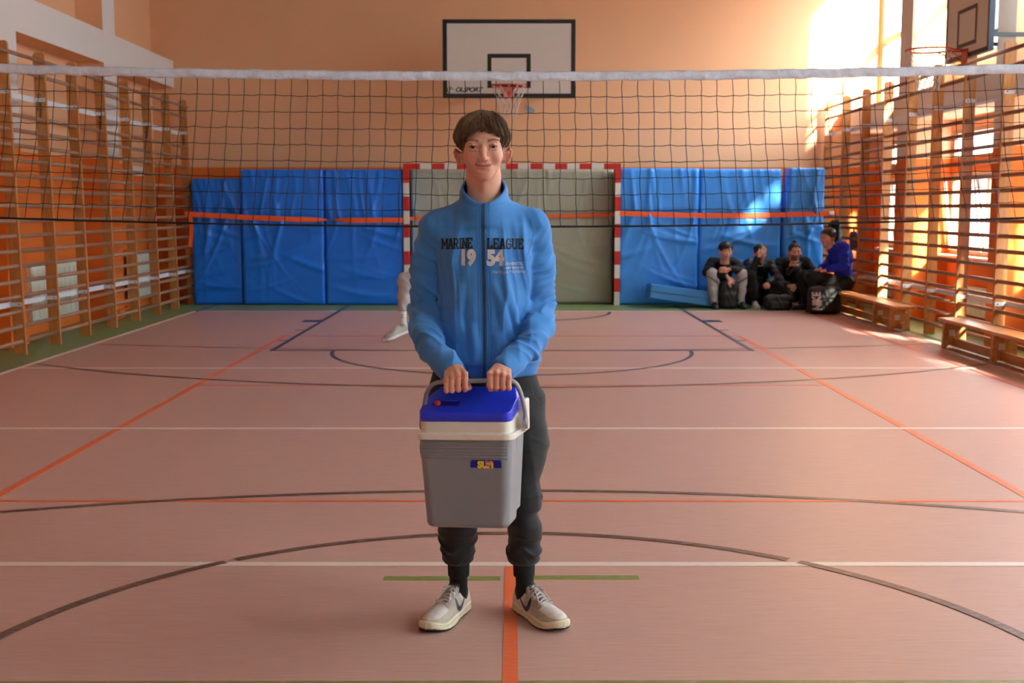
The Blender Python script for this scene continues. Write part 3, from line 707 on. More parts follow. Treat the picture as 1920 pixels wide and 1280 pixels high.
hoop((-.04, 16.36, 2.935), 0, 1.79, 1.04, 'white backboard with black borders and orange rim high on the far wall', 3.055, M_rim, True, 2.02)
hoop((4.60, 12.25, 2.96), R(-90), 1.15, .88, 'side basketball hoop with a shaded backboard on the window wall', 3.03, M_dkred, False, .46)
# ------------------------------------------------------------------ volleyball net
M_tape = mat('net_tape', (222, 230, 246), .6, noise=.22, nscale=18, bump=1.0, bscale=30); M_string = mat('net_string', (18, 17, 20), .8)
vn = thing('volleyball_net', 'black volleyball net with a white top band stretched across the whole hall', 'volleyball net', (0, 7.66, 0))
def ztop(x): return 2.243 + .0045 * x * x
def zbot(x): return 1.318 + .0052 * x * x
pr = [random.uniform(-1, 1) for _ in range(4000)]
b = MB(); NR = 9; XN = 4.72; cols = [i * .1 for i in range(-47, 48)]
def netpt(i, j):
    x = cols[i]; t = j / NR
    dx = .145 * (x / 3.2) * (.55 * t + .45 * t * t); q = pr[(i * 13 + j * 7) % 4000]; q2 = pr[(i * 5 + j * 31 + 99) % 4000]
    loose = 1 if 0 < j < NR else 0
    y = .012 * math.sin(x * 3 + j) * loose
    return Vector((x + dx + loose * .0035 * q, y, lerp(ztop(x), zbot(x + dx), t) + loose * (.0035 * q2)))
for i in range(len(cols)):
    pts = []
    for j in range(NR):
        a, c = netpt(i, j), netpt(i, j + 1); pts.append(a); mid = a.lerp(c, .5); mid.x += .004 * pr[(i * 17 + j) % 4000]; pts.append(mid)
    pts.append(netpt(i, NR)); b.tube(pts, .0023, 4)
for j in range(1, NR):
    pts = []
    for i in range(len(cols)):
        a = netpt(i, j); pts.append(a)
        if i < len(cols) - 1: c = a.lerp(netpt(i + 1, j), .5); c.z -= .004 + .002 * pr[(i + j * 57) % 4000]; pts.append(c)
    b.tube(pts, .0023, 4)
b.build('netting', M_string, vn)
NX = 600; vs = []; fs = []
for i in range(NX + 1):
    x = lerp(-XN, XN, i / NX); wob = .006 * math.sin(x * 23 + 2 * math.sin(x * 7)) + .003 * math.sin(x * 57)
    th = .006 + .003 * math.sin(x * 31 + math.sin(x * 11) * 2)
    for (dy, dz) in ((-th, .0), (-th - .002, .02 + wob), (-th, .045), (0, .056 + .3 * wob), (th, .045), (th, .0), (0, -.004 + .4 * wob)): vs.append((x, dy, ztop(x) + dz))
    if i: fs += [(7 * i - 7 + k, 7 * i - 7 + (k + 1) % 7, 7 * i + (k + 1) % 7, 7 * i + k) for k in range(7)]
MB().add(vs, fs, smooth=True).build('top_band', M_tape, vn)
MB().tube([(x, 0, zbot(x)) for x in np.linspace(-XN, XN, 60)], .0065, 8).build('bottom_cord', M_string, vn)
MB().tube([(x, 0, ztop(x) + .03) for x in (-XN, -4.8)], .004, 6).tube([(x, 0, ztop(x) + .03) for x in (XN, 4.75)], .004, 6).build('cable_end', M_bolt, vn)
for sx in (-1, 1):
    MB().tube([(sx * 4.74, 0, .0), (sx * 4.74, 0, 2.42)], .045, 20).tube([(sx * 4.74, 0, .0), (sx * 4.74, 0, .02)], .12, 24).build('net_post', M_steel, vn)
# ------------------------------------------------------------------ people: shared pieces
M_skin = mat('skin', (220, 168, 146), .5, attr='Col', sss=.12, bump=.06, bscale=600, spec=.4)
M_eyew = mat('eye_white', (205, 196, 190), .25); M_iris = mat('eye_iris', (70, 48, 34), .2); M_pupil = mat('eye_pupil', (10, 8, 8), .15)
SKIN = np.array(lin((219, 166, 142)))
def fold(x, y, z, f, ph=0, ang=(1, 0, 0), wob=.5):
    u = ang[0] * x + ang[1] * y + ang[2] * z
    return np.sin(u * f + ph + wob * np.sin(7 * z + 5 * x + ph) + wob * np.sin(9 * y + 11 * z - 4 * x))
def head_mesh(vx, beard=False, ears=1.0, smile=1.0, neck=.19):
    """head in its own frame: eyes at z=0, face to -Y; returns verts, quads, colours"""
    v = Vol((-.115, -.14, -neck - .02), (.115, .13, .13), vx)
    v.ell((0, .014, .034), (.0745, .094, .070), 0)
    v.ell((0, -.032, .0), (.063, .060, .075), .02)
    v.ell((0, -.034, -.050), (.0555, .054, .053), .02)
    v.ell((0, -.066, -.090), (.026, .024, .020), .022)
    for s in (-1, 1):
        v.ell((s * .040, -.058, -.030), (.023, .026, .020), .018)
        v.ell((s * .026, -.083, .0175), (.024, .012, .008), .012)
    v.ell((0, -.074, -.060), (.030, .024, .026), .018)
    v.chain([(0, -.084, .010), (0, -.098, -.012), (0, -.1105, -.034)], [.0075, .0078, .0100], .010)
    v.ell((0, -.109, -.037), (.0105, .0105, .0085), .006)
    for s in (-1, 1):
        v.ell((s * .0125, -.100, -.0385), (.0072, .0105, .0068), .005)
        v.ell((s * .0335, -.1015, -.0005), (.0185, .0150, .0105), .010, 's')
    if vx < .003:
        for s in (-1, 1):
            v.ell((s * .0065, -.1075, -.0455), (.0036, .0055, .0035), .003, 's')
            v.ell((s * .0335, -.0770, 0), (.0148, .0142, .0140), .004)          # lids around the ball
            v.ell((s * .0335, -.0930, -.0012), (.0128, .0120, .0036), .0022, 's')   # slit
            v.cone((s * .0240, -.0900, .0066), (s * .0345, -.0925, .0080), .0014, .0022, .006); v.cone((s * .0345, -.0925, .0080), (s * .0460, -.0850, .0040), .0022, .0016, .005)
            v.cone((s * .022, -.0915, -.0085), (s * .044, -.088, -.0095), .0022, .0020, .006)
    else:
        for s in (-1, 1): v.ell((s * .0335, -.078, 0), (.0135, .0125, .0115), .003)
    # lips on a smiling curve
    up = []; lo = []; ln = []
    for i in range(-6, 7):
        t = i / 6; x = t * .0275; c = smile * .0062 * t * t; yb = -.0965 + 12.5 * x * x
        up.append((x, yb - .0015, -.0575 + c + .0012 * (1 - abs(abs(t) - .3) * 2))); lo.append((x, yb, -.0665 + c * 1.15 - .001)); ln.append((x * 1.06, yb - .0048, -.0620 + c))
    taper = [max(.35, math.sqrt(max(0, 1 - (i / 6.6) ** 2))) for i in range(-6, 7)]
    v.chain(up, [.0044 * t for t in taper], .005); v.chain(lo, [.0056 * t for t in taper], .005)
    if vx < .003:
        v.chain(ln, [.0009] * 13, .002, 's')
        for s in (-1, 1):
            v.chain([(s * .017, -.100, -.040), (s * .0285, -.094, -.050), (s * .0335, -.086, -.064)], [.0022, .0022, .0016], .008, 's')
            v.ell((s * .040, -.076, -.040), (.012, .010, .012), .012)
        v.cone((0, -.1025, -.0435), (0, -.1035, -.051), .0016, .0016, .004, 's')
        v.cone((-.012, -.0965, -.0765), (.012, -.0965, -.0765), .0022, .0022, .008, 's')
    # ears
    for s in (-1, 1):
        ex = .0770 + .0055 * ears; ez = -.020
        v.ell((s * ex, .012, -.010 + ez), (.0060, .0165, .0275), .006, rot=(-6, s * 16, s * 36))
        v.chain([(s * (ex + .0085), .015, .015 + ez), (s * (ex + .0125), .021, .004 + ez), (s * (ex + .0095), .021, -.012 + ez), (s * (ex + .001), .014, -.028 + ez)], [.0034, .0036, .0034, .0032], .003)
        v.ell((s * (ex + .004), .0035, -.007 + ez), (.0060, .0080, .0140), .004, 's', rot=(0, s * 14, s * 36))
        v.ell((s * (ex - .0035), .004, -.0305 + ez), (.0055, .0070, .0075), .007)
        v.cone((s * .062, .014, -.002 + ez), (s * ex, .012, -.006 + ez), .012, .009, .010); v.cone((s * .060, .010, -.020 + ez), (s * (ex - .003), .006, -.024 + ez), .009, .006, .010)
    v.chain([(0, .026, -.045), (0, .034, -.10), (0, .038, -neck)], [.054, .0525, .060], .026)
    v.ell((0, -.014, -.128), (.009, .009, .014), .016)
    V, Q = v.vf()
    def color(x, y, z):
        n = len(x); c = np.tile(SKIN, (n, 1))
        def mixc(rgb, w):
            nonlocal c
            w = np.clip(w, 0, 1)[:, None]; c = c * (1 - w) + np.array(lin(rgb)) * w
        cz = smile * .0062 * np.clip(np.abs(x) / .0275, 0, 1.15) ** 2
        g = lambda a, s_: np.exp(-(a / s_) ** 2)
        mixc((206, 130, 116), .55 * g(np.abs(x) - .040, .017) * g(z + .036, .016) * (y < -.03))
        mixc((208, 132, 118), .5 * g(x, .012) * g(z + .036, .011) * (y < -.09))
        lip = (np.abs(z + .0625 - cz) < .0078 * np.sqrt(np.clip(1 - (x / .029) ** 2, 0, 1)) + .0004) & (y < -.078) & (np.abs(x) < .0285)
        mixc((196, 108, 104), .85 * lip)
        mixc((120, 60, 56), .7 * (np.abs(z + .0620 - cz) < .0012) * (np.abs(x) < .029) * (y < -.078))
        mixc((206, 118, 104), .65 * (np.abs(x) > .076) * (np.abs(z + .03) < .05))
        for s in (-1, 1):
            mixc((168, 112, 98), .5 * g(x - s * .0335, .016) * g(z + .0, .009) * (y < -.06))
            # lashes
            mixc((60, 40, 34), .8 * (np.abs(x - s * .0335) < .0135) * g(z - .0034 + 14 * (x - s * .0335) ** 2, .0013) * (y < -.07))
            # brows
            t = (x * s - .016) / .034
            mixc((84, 58, 44), .9 * (t > -.05) * (t < 1.05) * (y < -.05) * g(z - (.0190 + .0042 * np.sin(np.clip(t, 0, 1) * 2.7)), .0036 * (1.1 - .5 * np.clip(t, 0, 1))))
        if beard:
            w = ((z < -.045 + .3 * np.clip(np.abs(x) - .045, 0, 1)) & (z > -.118) & (y < .0) & ~lip) * 1.0
            w = np.maximum(w, (np.abs(x) < .028) * g(z + .050, .006) * (y < -.08)); mixc((66, 46, 38), .72 * w)
        return c
    return V, Q, color(V[:, 0], V[:, 1], V[:, 2])
def eyeballs(scale=1.0):
    b = MB()
    for s in (-1, 1):
        r = .0128; c = Vector((s * .0335, -.0775, 0)); rings = [0, 7, 13, 19, 25, 27.5, 40, 60, 80]; n = 20; vs = [c + Vector((0, -r - .0003, 0))]; fs = []; mi = []
        for a in rings[1:]:
            a = R(a)
            for k in range(n): t = 2 * PI * k / n; vs.append(c + Vector((math.sin(a) * math.cos(t), -math.cos(a), math.sin(a) * math.sin(t))) * r)
        for k in range(n): fs.append((0, 1 + (k + 1) % n, 1 + k)); mi.append(3)
        for i in range(len(rings) - 2):
            for k in range(n): a0 = 1 + i * n; fs.append((a0 + k, a0 + (k + 1) % n, a0 + n + (k + 1) % n, a0 + n + k)); mi.append(3 if rings[i + 2] <= 13 else 2 if rings[i + 2] <= 27.5 else 1)
        nn = len(b.v); b.v += [tuple(p) for p in vs]; b.f += [tuple(i + nn for i in q) for q in fs]; b.mi += mi; b.sm += [True] * len(fs)
    return b
def xf(V, M):
    A = np.array(M); return V @ A[:3, :3].T + A[:3, 3]
def join_np(name, parts, mats, parent, extra=None):
    """parts: (V, Q, C) lists joined as one mesh with one colour attribute"""
    Vs = []; Qs = []; Cs = []; n = 0
    for V, Q, C in parts:
        Vs.append(V); Qs.append(Q + n); Cs.append(C if C is not None else np.tile(SKIN, (len(V), 1))); n += len(V)
    C = np.concatenate(Cs)
    return np_mesh(name, np.concatenate(Vs), np.concatenate(Qs), mats, parent, lambda x, y, z: C, extra)
def under(o, root): o.location = -Vector(root.location); return o

# ------------------------------------------------------------------ the young man with the cool box
HX = -.094
HERO = thing('person', 'young man standing in a bright blue zip jacket holding a cool box in both hands', 'person', (HX, 4.02, 0))
# body: head and neck, hidden trunk, forearms and hands
HM = Matrix.Translation((HX - .003, 3.985, 1.6355)) @ Euler((R(3), R(-1.5), R(2))).to_matrix().to_4x4()
V, Q, C = head_mesh(.0016, ears=1.15, smile=1.1)
parts = [(xf(V, HM), Q, C)]
tr = Vol((-.42, 3.75, .0), (.24, 4.25, 1.50), .008)
tr.stack([(.86, HX, 4.02, .155, .10), (1.05, HX, 4.02, .135, .09), (1.25, HX, 4.02, .14, .085), (1.36, HX, 4.03, .13, .07), (1.42, HX, 4.02, .06, .055)], 0)
tr.chain([(-.25, 4.03, 1.35), (-.287, 4.04, 1.24), (-.296, 4.035, 1.10), (-.292, 3.97, 1.035), (-.262, 3.86, .975), (-.204, 3.776, .934)], [.03, .028, .026, .024, .022, .022], .01); tr.chain([(.065, 4.03, 1.35), (.088, 4.035, 1.24), (.092, 4.03, 1.10), (.090, 3.97, 1.04), (.052, 3.86, .982), (-.016, 3.776, .937)], [.03, .028, .026, .024, .022, .022], .01)
tr.chain([(-.17, 4.03, .88), (-.185, 4.04, .48), (-.190, 4.092, .09)], [.070, .045, .026], .02); tr.chain([(-.02, 4.03, .88), (.03, 4.04, .48), (.0445, 4.092, .09)], [.070, .045, .026], .02)
V, Q = tr.vf(); parts.append((V, Q, None))
BARY, BARZ = 3.700, .889
def fist(knx, knz, wrist, bar_z, thumb):
    """closed hand: knx/knz of index..pinky knuckles; fingers come down over the bar and curl under it"""
    lo = (min(knx) - .06, 3.62, .82); hi = (max(knx) + .06, 3.84, .99)
    v = Vol((min(lo[0], wrist[0] - .06), lo[1], lo[2]), (max(hi[0], wrist[0] + .06), hi[1], hi[2]), .0013)
    W = Vector(wrist); n = len(knx); rad = [.0100, .0102, .0098, .0088]; ln = [.041, .043, .040, .034]
    for i in range(n):
        x = knx[i]; z = knz[i]; bz = bar_z(x); M_ = Vector((x, 3.676, z)); P = Vector((x + .0005, 3.6715, z - ln[i]))
        D = Vector((x, 3.690, bz - .0265)); T = Vector((x - .0003, 3.712, bz - .0205)); r = rad[i]
        fing = Vol(v.lo, v.lo + v.n * v.vx, v.vx) if False else None
        # each finger on its own keeps the clefts between them
        base = W + (M_ - W) * .45 + Vector((0, 0, .003)); base.x = lerp(W.x, x, .62)
        v.cone(base, M_, r * 1.25, r * 1.02, .010)
        v.ell(M_ + Vector((0, -.0015, .0005)), (r * .93, r * 1.0, r * .92), .004)
        v.cone(M_, P, r * .98, r * .90, .0022); v.ell(P, (r * .95, r * .98, r * .93), .003)
        v.cone(P, D, r * .88, r * .82, .002); v.cone(D, T, r * .82, r * .74, .002)
    for i in range(n - 1):   # skin between the knuckles
        a = Vector((lerp(knx[i], knx[i + 1], .5), 3.690, lerp(knz[i], knz[i + 1], .5) - .004)); v.ell(a, (.007, .010, .010), .007)
    v.cone(W, W + Vector((-.018 if W.x < -.1 else .022, .028, .014)), .024, .022, .012)
    v.cone(W, Vector((sum(knx) / n, 3.715, sum(knz) / n - .003)), .025, .018, .02)
    v.chain(thumb, [.0145, .0115, .0098, .0085], .006)
    V, Q = v.vf(); x, y, z = V[:, 0], V[:, 1], V[:, 2]; C = np.tile(SKIN, (len(V), 1)); w = np.zeros(len(V))
    for i in range(n):
        w = np.maximum(w, .55 * np.exp(-((x - knx[i]) ** 2 + (y - 3.668) ** 2 + (z - knz[i]) ** 2) / .012 ** 2))
        w = np.maximum(w, .6 * np.exp(-((x - knx[i]) ** 2 + (y - 3.668) ** 2 + (z - knz[i] + ln[i]) ** 2) / .011 ** 2))
    w = np.maximum(w, .25); C = C * (1 - w[:, None]) + np.array(lin((204, 116, 104))) * w[:, None]
    return V, Q, C
barz = lambda x: .892 + .022 * (x + .117)
parts.append(fist([-.1475, -.1685, -.1885, -.2060], [.9165, .9125, .9055, .8985], (-.200, 3.772, .932), barz, [(-.168, 3.738, .908), (-.150, 3.722, .893), (-.141, 3.706, .876), (-.134, 3.694, .871)]))
parts.append(fist([-.0685, -.0490, -.0290, -.0100], [.9180, .9190, .9145, .9065], (-.018, 3.772, .934), barz, [(-.048, 3.738, .908), (-.066, 3.722, .893), (-.071, 3.708, .876), (-.060, 3.698, .8665)]))
eb = eyeballs(); eb.v = [tuple(HM @ Vector(p)) for p in eb.v]
body = under(join_np('body', parts, [M_skin, M_eyew, M_iris, M_pupil], HERO, eb), HERO)

# hair: a close mass plus swept locks
M_hair = mat('hair_brown', (118, 90, 66), .42, noise=.45, nscale=60, stretch=(1, 1, .3), spec=.5); M_hair2 = mat('hair_light', (148, 118, 88), .4); M_hair3 = mat('hair_dark', (88, 66, 49), .45)
def hair_mesh(name, parent, M, seed=3, n=2600, top=.060, side=.030, fringe=.035, mats=None, vol=.010, sweep=.3, vx=.0022, w=.0013):
    mats = mats or [M_hair, M_hair2, M_hair3]; rg = np.random.default_rng(seed)
    c = np.array((0, .016, .037)); rr = np.array((.0765, .096, .071))
    v = Vol((-.12, -.13, -.12), (.12, .15, .15), vx)
    v.ell(c + (0, .004, .004), rr + np.array((.35, .7, .6)) * vol, 0)
    def cut(x, y, z):
        # keep above: forehead line in front, ear line at the sides, nape behind
        line = np.interp(np.broadcast_to(y, np.broadcast(x, y, z).shape), [-.12, -.075, -.060, -.050, -.036, -.014, .0, .03, .06, .13], [.064, .058, .044, .006, -.016, -.022, -.010, -.002, -.040, -.062])
        return np.broadcast_to(z, line.shape) - line - 2.0 * np.clip(.0 - np.abs(x), 0, 1)
    v.op(lambda x, y, z: cut(x, y, z), (-.12, -.13, -.12), (.12, .15, .15), .006, 's') if False else None
    sl, x, y, z = v.sub(v.lo, v.lo + v.n * v.vx); v.a = np.maximum(v.a, -cut(x, y, z).astype('f4') * .8)
    ang = np.arctan2(y - .03, x); v.a += (.0014 * np.sin(ang * 46 + 6 * np.sin(z * 50)) + .001 * np.sin(ang * 83 + z * 90)).astype('f4')
    V, Q = v.vf(); b = MB()
    whorl = np.array((.012, .045, .105)); LX = [-.12, -.078, -.060, -.048, -.034, -.012, .0, .03, .06, .13]; LZ_ = [.060, .054, .042, .008, -.010, -.014, -.002, .002, -.036, -.055]
    ng = max(20, n // 13)
    for i in range(ng):
        for _ in range(40):
            d = rg.normal(size=3); d /= np.linalg.norm(d); p = c + d * rr
            if p[2] > np.interp(p[1], LX, LZ_) + .004: break
        front = p[1] < .02 and p[2] > .060; L_ = (top if p[2] > .06 else side) * rg.uniform(.8, 1.15)
        st = .006; ns = max(4, int(L_ / st)); q = p.copy(); off = .003; part = -.012
        swd = (1 if q[0] > part else -1) * (rg.uniform(.35, 1.0) if front else .2) + sweep * .6 * rg.normal(); curl = rg.uniform(-.6, .6); vo = vol * rg.uniform(.75, 1.25); lift = rg.uniform(.0, .005) if rg.random() < .4 else 0; vo *= 1 + .25 * math.sin(6 * math.atan2(p[2] - .03, p[0]) + 1.0)
        G = []; brk = rg.uniform(-.026, .004)
        for k in range(ns):
            nn = (q - c) / rr ** 2; nn /= np.linalg.norm(nn)
            t = q - whorl; t = t - nn * (t @ nn); t /= np.linalg.norm(t) + 1e-6
            t = t + np.array((swd * .7 + curl * .5 * math.sin(k * .7), 0, -.3)); t = t - nn * (t @ nn); t /= np.linalg.norm(t) + 1e-6
            off = min(vo * float(np.interp(q[2], [-.02, .0, .025, .042, .065, .10], [.30, .50, 1.05, .95, .55, .55])), off + .0026) + lift * (k / ns) ** 2; s_ = q + t * st; e = (s_ - c) / rr; q = c + rr * e / np.linalg.norm(e); P = q + nn * off
            if p[1] < .02 and P[1] < -.055 and P[2] < fringe + .010 * math.sin(P[0] * 60 + 1) + rg.uniform(-.010, .008) and k > 3: break
            if abs(P[0]) > .05 and k > 2 and P[2] < (brk if P[1] < 0 else brk * .5 + .004): break
            G.append((P, nn, np.cross(nn, t)))
        if len(G) < 4: continue
        m = len(G); col = rg.random(); lite = .5 if p[2] > .05 else .3
        for _s in range(13):
            a1, a2 = rg.normal() * .0048, rg.normal() * .0022; tt = rg.uniform(.8, 1.0); mm = max(3, int(m * tt)); pts = []
            for k in range(mm):
                P, nn, bb = G[k]; w_ = (.55 + .6 * math.sin(PI * min(1, k / m * 1.1))) * (1 - .75 * (k / m) ** 2); pts.append(P + bb * a1 * w_ * 1.2 + nn * (a2 * w_ + .0006))
            r_ = col + rg.normal() * .22
            b.tube(pts, [w * (.7 + .3 * min(1, k / 2)) * (1 - .8 * (k / (mm - 1)) ** 3) for k in range(mm)], 3, mi=2 if r_ < .33 else 0 if r_ < 1 - lite * .6 else 1)
    b.v = [tuple(M @ Vector(p)) for p in b.v]
    o = np_mesh(name, xf(V, M), Q, mats, parent, None, b)
    return o
under(hair_mesh('hair', HERO, HM, n=9600, top=.078, side=.044, fringe=.036, vol=.0145, w=.0011), HERO)
# eyebrow hairs
b = MB(); rg = np.random.default_rng(5)
for s in (-1, 1):
    for i in range(130):
        t = rg.uniform(0, 1); x = s * (.014 + .036 * t); z = .0190 + .0042 * math.sin(t * 2.7) + rg.normal() * .0014 * (1.15 - .6 * t); y = -.0945 + 9.0 * x * x + .1 * abs(z - .018)
        b.tube([(x, y, z), (x + s * .0025, y - .0006, z + .0012 * (1 - 2 * t)), (x + s * .0052, y + .0008, z - .001 * t)], [.00042, .00038, .0001], 3)
b.v = [tuple(HM @ Vector(p)) for p in b.v]
under(b.build('eyebrow', M_hair3, HERO), HERO)

# jacket
M_jack = mat('jacket_cotton', (64, 138, 210), .78, noise=.14, nscale=9, bump=.05, bscale=420, sheen=.15, rgb2=(54, 124, 198))
M_jack2 = mat('jacket_rib', (68, 142, 210), .8, bump=.4, bscale=70, bstretch=(6, 6, .6))
j = Vol((-.44, 3.68, .82), (.24, 4.22, 1.56), .0030)
cx, cy = HX + .002, 4.02
j.stack([(.868, cx, cy, .176, .118), (.885, cx, cy, .180, .124), (.92, cx, cy, .196, .142), (.97, cx, cy, .180, .138), (1.06, cx, cy, .162, .132), (1.16, cx, cy, .160, .132), (1.26, cx, cy, .168, .132), (1.33, cx, cy, .176, .122), (1.375, cx, cy + .005, .165, .100), (1.415, cx, cy + .01, .115, .085), (1.44, cx, cy + .01, .085, .072)], 0, p=2.25, cap=.012)
SL = (-.256, 4.03, 1.366); SR = (.070, 4.03, 1.372); EL = (-.296, 4.035, 1.10); ER = (.092, 4.03, 1.10)
j.cone((cx - .07, cy + .01, 1.412), SL, .048, .056, .05); j.cone((cx + .07, cy + .01, 1.415), SR, .048, .056, .05)
AL = [SL, (-.287, 4.04, 1.24), EL, (-.292, 3.97, 1.035), (-.262, 3.86, .975), (-.198, 3.757, .923)]
AR = [SR, (.088, 4.035, 1.24), ER, (.090, 3.97, 1.04), (.052, 3.86, .982), (-.021, 3.757, .926)]
for A in (AL, AR): j.chain(A, [.062, .060, .059, .057, .050, .043], .012)
# creases: raised and sunken ridges that follow the cloth
def ridge(pts, r0=.010, k=.02, mode='u', dy=0):
    pts = [Vector(p) for p in pts]; n = len(pts)
    j.chain(pts, [r0 * math.sin(PI * (i + .6) / (n + .2)) + .002 for i in range(n)], k, mode)
def on_torso(x, z, d=0):
    """a point on the jacket front at height z"""
    A = [(.868, .176, .118), (.92, .196, .142), (.97, .180, .138), (1.06, .162, .132), (1.16, .160, .132), (1.26, .168, .132), (1.33, .176, .122), (1.375, .165, .1), (1.44, .085, .072)]
    zs = [a[0] for a in A]; rx = np.interp(z, zs, [a[1] for a in A]); ry = np.interp(z, zs, [a[2] for a in A]); u = min(.98, abs((x - cx) / rx))
    return Vector((x, cy - ry * (1 - u ** 2.25) ** (1 / 2.25) - d, z))
def tfold(xz, r=.010, k=.022, mode='u', d=-.004):
    P = []; xs_ = [p[0] for p in xz][::-1]; zs_ = [p[1] for p in xz][::-1]; n = 14
    for i in range(n + 1):
        z = lerp(zs_[-1], zs_[0], i / n); e = math.sin(PI * min(1, max(0, i / n))) ** .7; P.append(on_torso(float(np.interp(z, zs_, xs_)), z, d - .014 * (1 - e)))
    j.chain([Vector(p) for p in P], [r] * (n + 1), k, mode)
c0 = HX
for f in ([(c0 - .06, 1.24), (c0 - .082, 1.08), (c0 - .06, .93)],
          [(c0 + .03, 1.20), (c0 + .075, 1.06), (c0 + .11, .95)], [(c0 + .06, 1.22), (c0 + .095, 1.10), (c0 + .12, 1.0)], [(c0 - .035, 1.05), (c0 - .028, .93)], [(c0 + .045, 1.02), (c0 + .05, .92)]):
    tfold(f, .010, .016, 'u', -.0045)
rg = np.random.default_rng(21)
def ridged(u, p=2.0): return (1 - np.abs(np.sin(u))) ** p
def arm_warp(A, amp, sg):
    # slanting creases wrapped round the sleeve, strongest at the elbow and above the cuff
    P = [np.array(p) for p in A]; 
    def fn(x, y, z):
        best = np.full(np.broadcast(x, y, z).shape, 9.0, 'f4'); tt = np.zeros_like(best); acc = 0.0
        for i in range(len(P) - 1):
            ab = P[i + 1] - P[i]; L = np.linalg.norm(ab); h = np.clip(((x - P[i][0]) * ab[0] + (y - P[i][1]) * ab[1] + (z - P[i][2]) * ab[2]) / L ** 2, 0, 1)
            d = np.sqrt((x - P[i][0] - h * ab[0]) ** 2 + (y - P[i][1] - h * ab[1]) ** 2 + (z - P[i][2] - h * ab[2]) ** 2)
            tt = np.where(d < best, acc + h * L, tt); best = np.minimum(best, d); acc += L
        u = tt + sg * .55 * (x - P[2][0]) + .35 * (y - 3.95) + .016 * np.sin(21 * z + 26 * x) + .012 * np.sin(23 * tt + 9 * x); env = np.exp(-((tt - .27) / .09) ** 2) + 1.0 * np.exp(-((tt - .47) / .07) ** 2) + .25 + .5 * np.exp(-((tt - .12) / .07) ** 2)
        w = np.clip(1 - (best - .03) / .06, 0, 1) * np.clip((acc - .035 - tt) / .03, 0, 1)
        m = .5 + .5 * np.sin(19 * x + 14 * y + 7 * z + sg)
        return -(amp * env * m * ridged(u * 62, 1.6) + amp * .6 * env * (1 - m) * ridged(u * 95 + 1, 1.6)) * w + amp * .5 * env * w
    j.warp(fn, [min(p[k] for p in P) - .09 for k in range(3)], [max(p[k] for p in P) + .09 for k in range(3)])
arm_warp(AL, .021, -1); arm_warp(AR, .020, 1)
def torso_warp(x, y, z):
    # long drapes falling from the chest
    xx = x - cx; dr = np.clip((1.42 - z) / .10, 0, 1) * np.clip((z - .90) / .05, .0, 1); side = np.clip((np.abs(xx) - .028) / .03, 0, 1) * np.clip((.16 - np.abs(xx)) / .03, 0, 1) * (y < cy)
    u = xx + .16 * np.sign(xx) * (z - 1.15) * np.abs(xx) * 3 + .010 * np.sin(13 * z + 20 * xx) + .004 * np.sin(31 * z)
    m = .35 + .65 * (.5 + .5 * np.sin(7.5 * z + 30 * xx + 1.3)) ** 1.3
    return -(.0150 * m * ridged(u * 38 + .6, 1.8) + .003 * ridged(u * 90 + 6 * z, 1.5) - .003) * dr * side
j.warp(torso_warp)
j.warp(lambda x, y, z: .0016 * fold(x, y, z, 60, 1, (1, .3, .25), 1.2) + .0011 * fold(x, y, z, 95, 2, (.5, 0, .8), 1.4))
# seam lines and hem band
def band(zc, dep, w): return lambda x, y, z: dep * np.exp(-((z - zc) / w) ** 2) + 0 * x + 0 * y
j.warp(lambda x, y, z: .0022 * np.exp(-((z - .905 - .004 * np.sin(x * 20)) / .003) ** 2) * (np.abs(x - cx) < .2) * (y < 4.3))
# collar
def collar(x, y, z):
    yy = y - (cy - .010) - .12 * (z - 1.43); xx = x - HX
    t = np.clip((z - 1.41) / .1, 0, 1.3); rx = .095 - .026 * t + .003 * np.sin(9 * t); ry = .086 - .016 * t
    k0 = np.sqrt((xx / rx) ** 2 + (yy / ry) ** 2) + 1e-6; k1 = np.sqrt((xx / rx ** 2) ** 2 + (yy / ry ** 2) ** 2) + 1e-6
    d = np.abs(k0 * (k0 - 1) / k1) - .0045
    topz = 1.490 + .80 * np.clip(yy + .03, -.07, .05) + .16 * np.abs(xx) ** 1.2
    return np.maximum(d, np.maximum(z - topz, 1.375 - z) * .9)
# neck opening first, then the stand collar on it
j.stack([(1.385, HX, 4.01, .058, .052), (1.43, HX, 4.008, .072, .066), (1.49, HX, 4.016, .0655, .068), (1.60, HX, 4.025, .062, .068)], .006, 's', cap=.002)
j.op(collar, (-.2, 3.9, 1.375), (.02, 4.14, 1.56), .022)
j.warp(lambda x, y, z: .0012 * np.exp(-((z - 1.432 - .25 * (y - 3.93) * .4 - .2 * np.abs(x - HX)) / .0035) ** 2) * (np.abs(x - HX) < .1), (-.22, 3.85, 1.38), (.03, 4.2, 1.5))
# cuff openings
for A, e in ((AL, 0), (AR, 0)):
    a = Vector(A[-2]); b_ = Vector(A[-1]); d = (b_ - a).normalized(); j.cone(b_ + d * .008, b_ + d * .08, .033, .033, .006, 's'); j.cone(b_ - d * .008, b_ + d * .012, .0415, .0400, .006); j.cone(b_ + d * .004, b_ + d * .06, .0325, .0325, .003, 's')
j.smooth(1)
jacket = under(j.build('jacket', [M_jack], HERO), HERO)
JB = bvh_of(jacket)
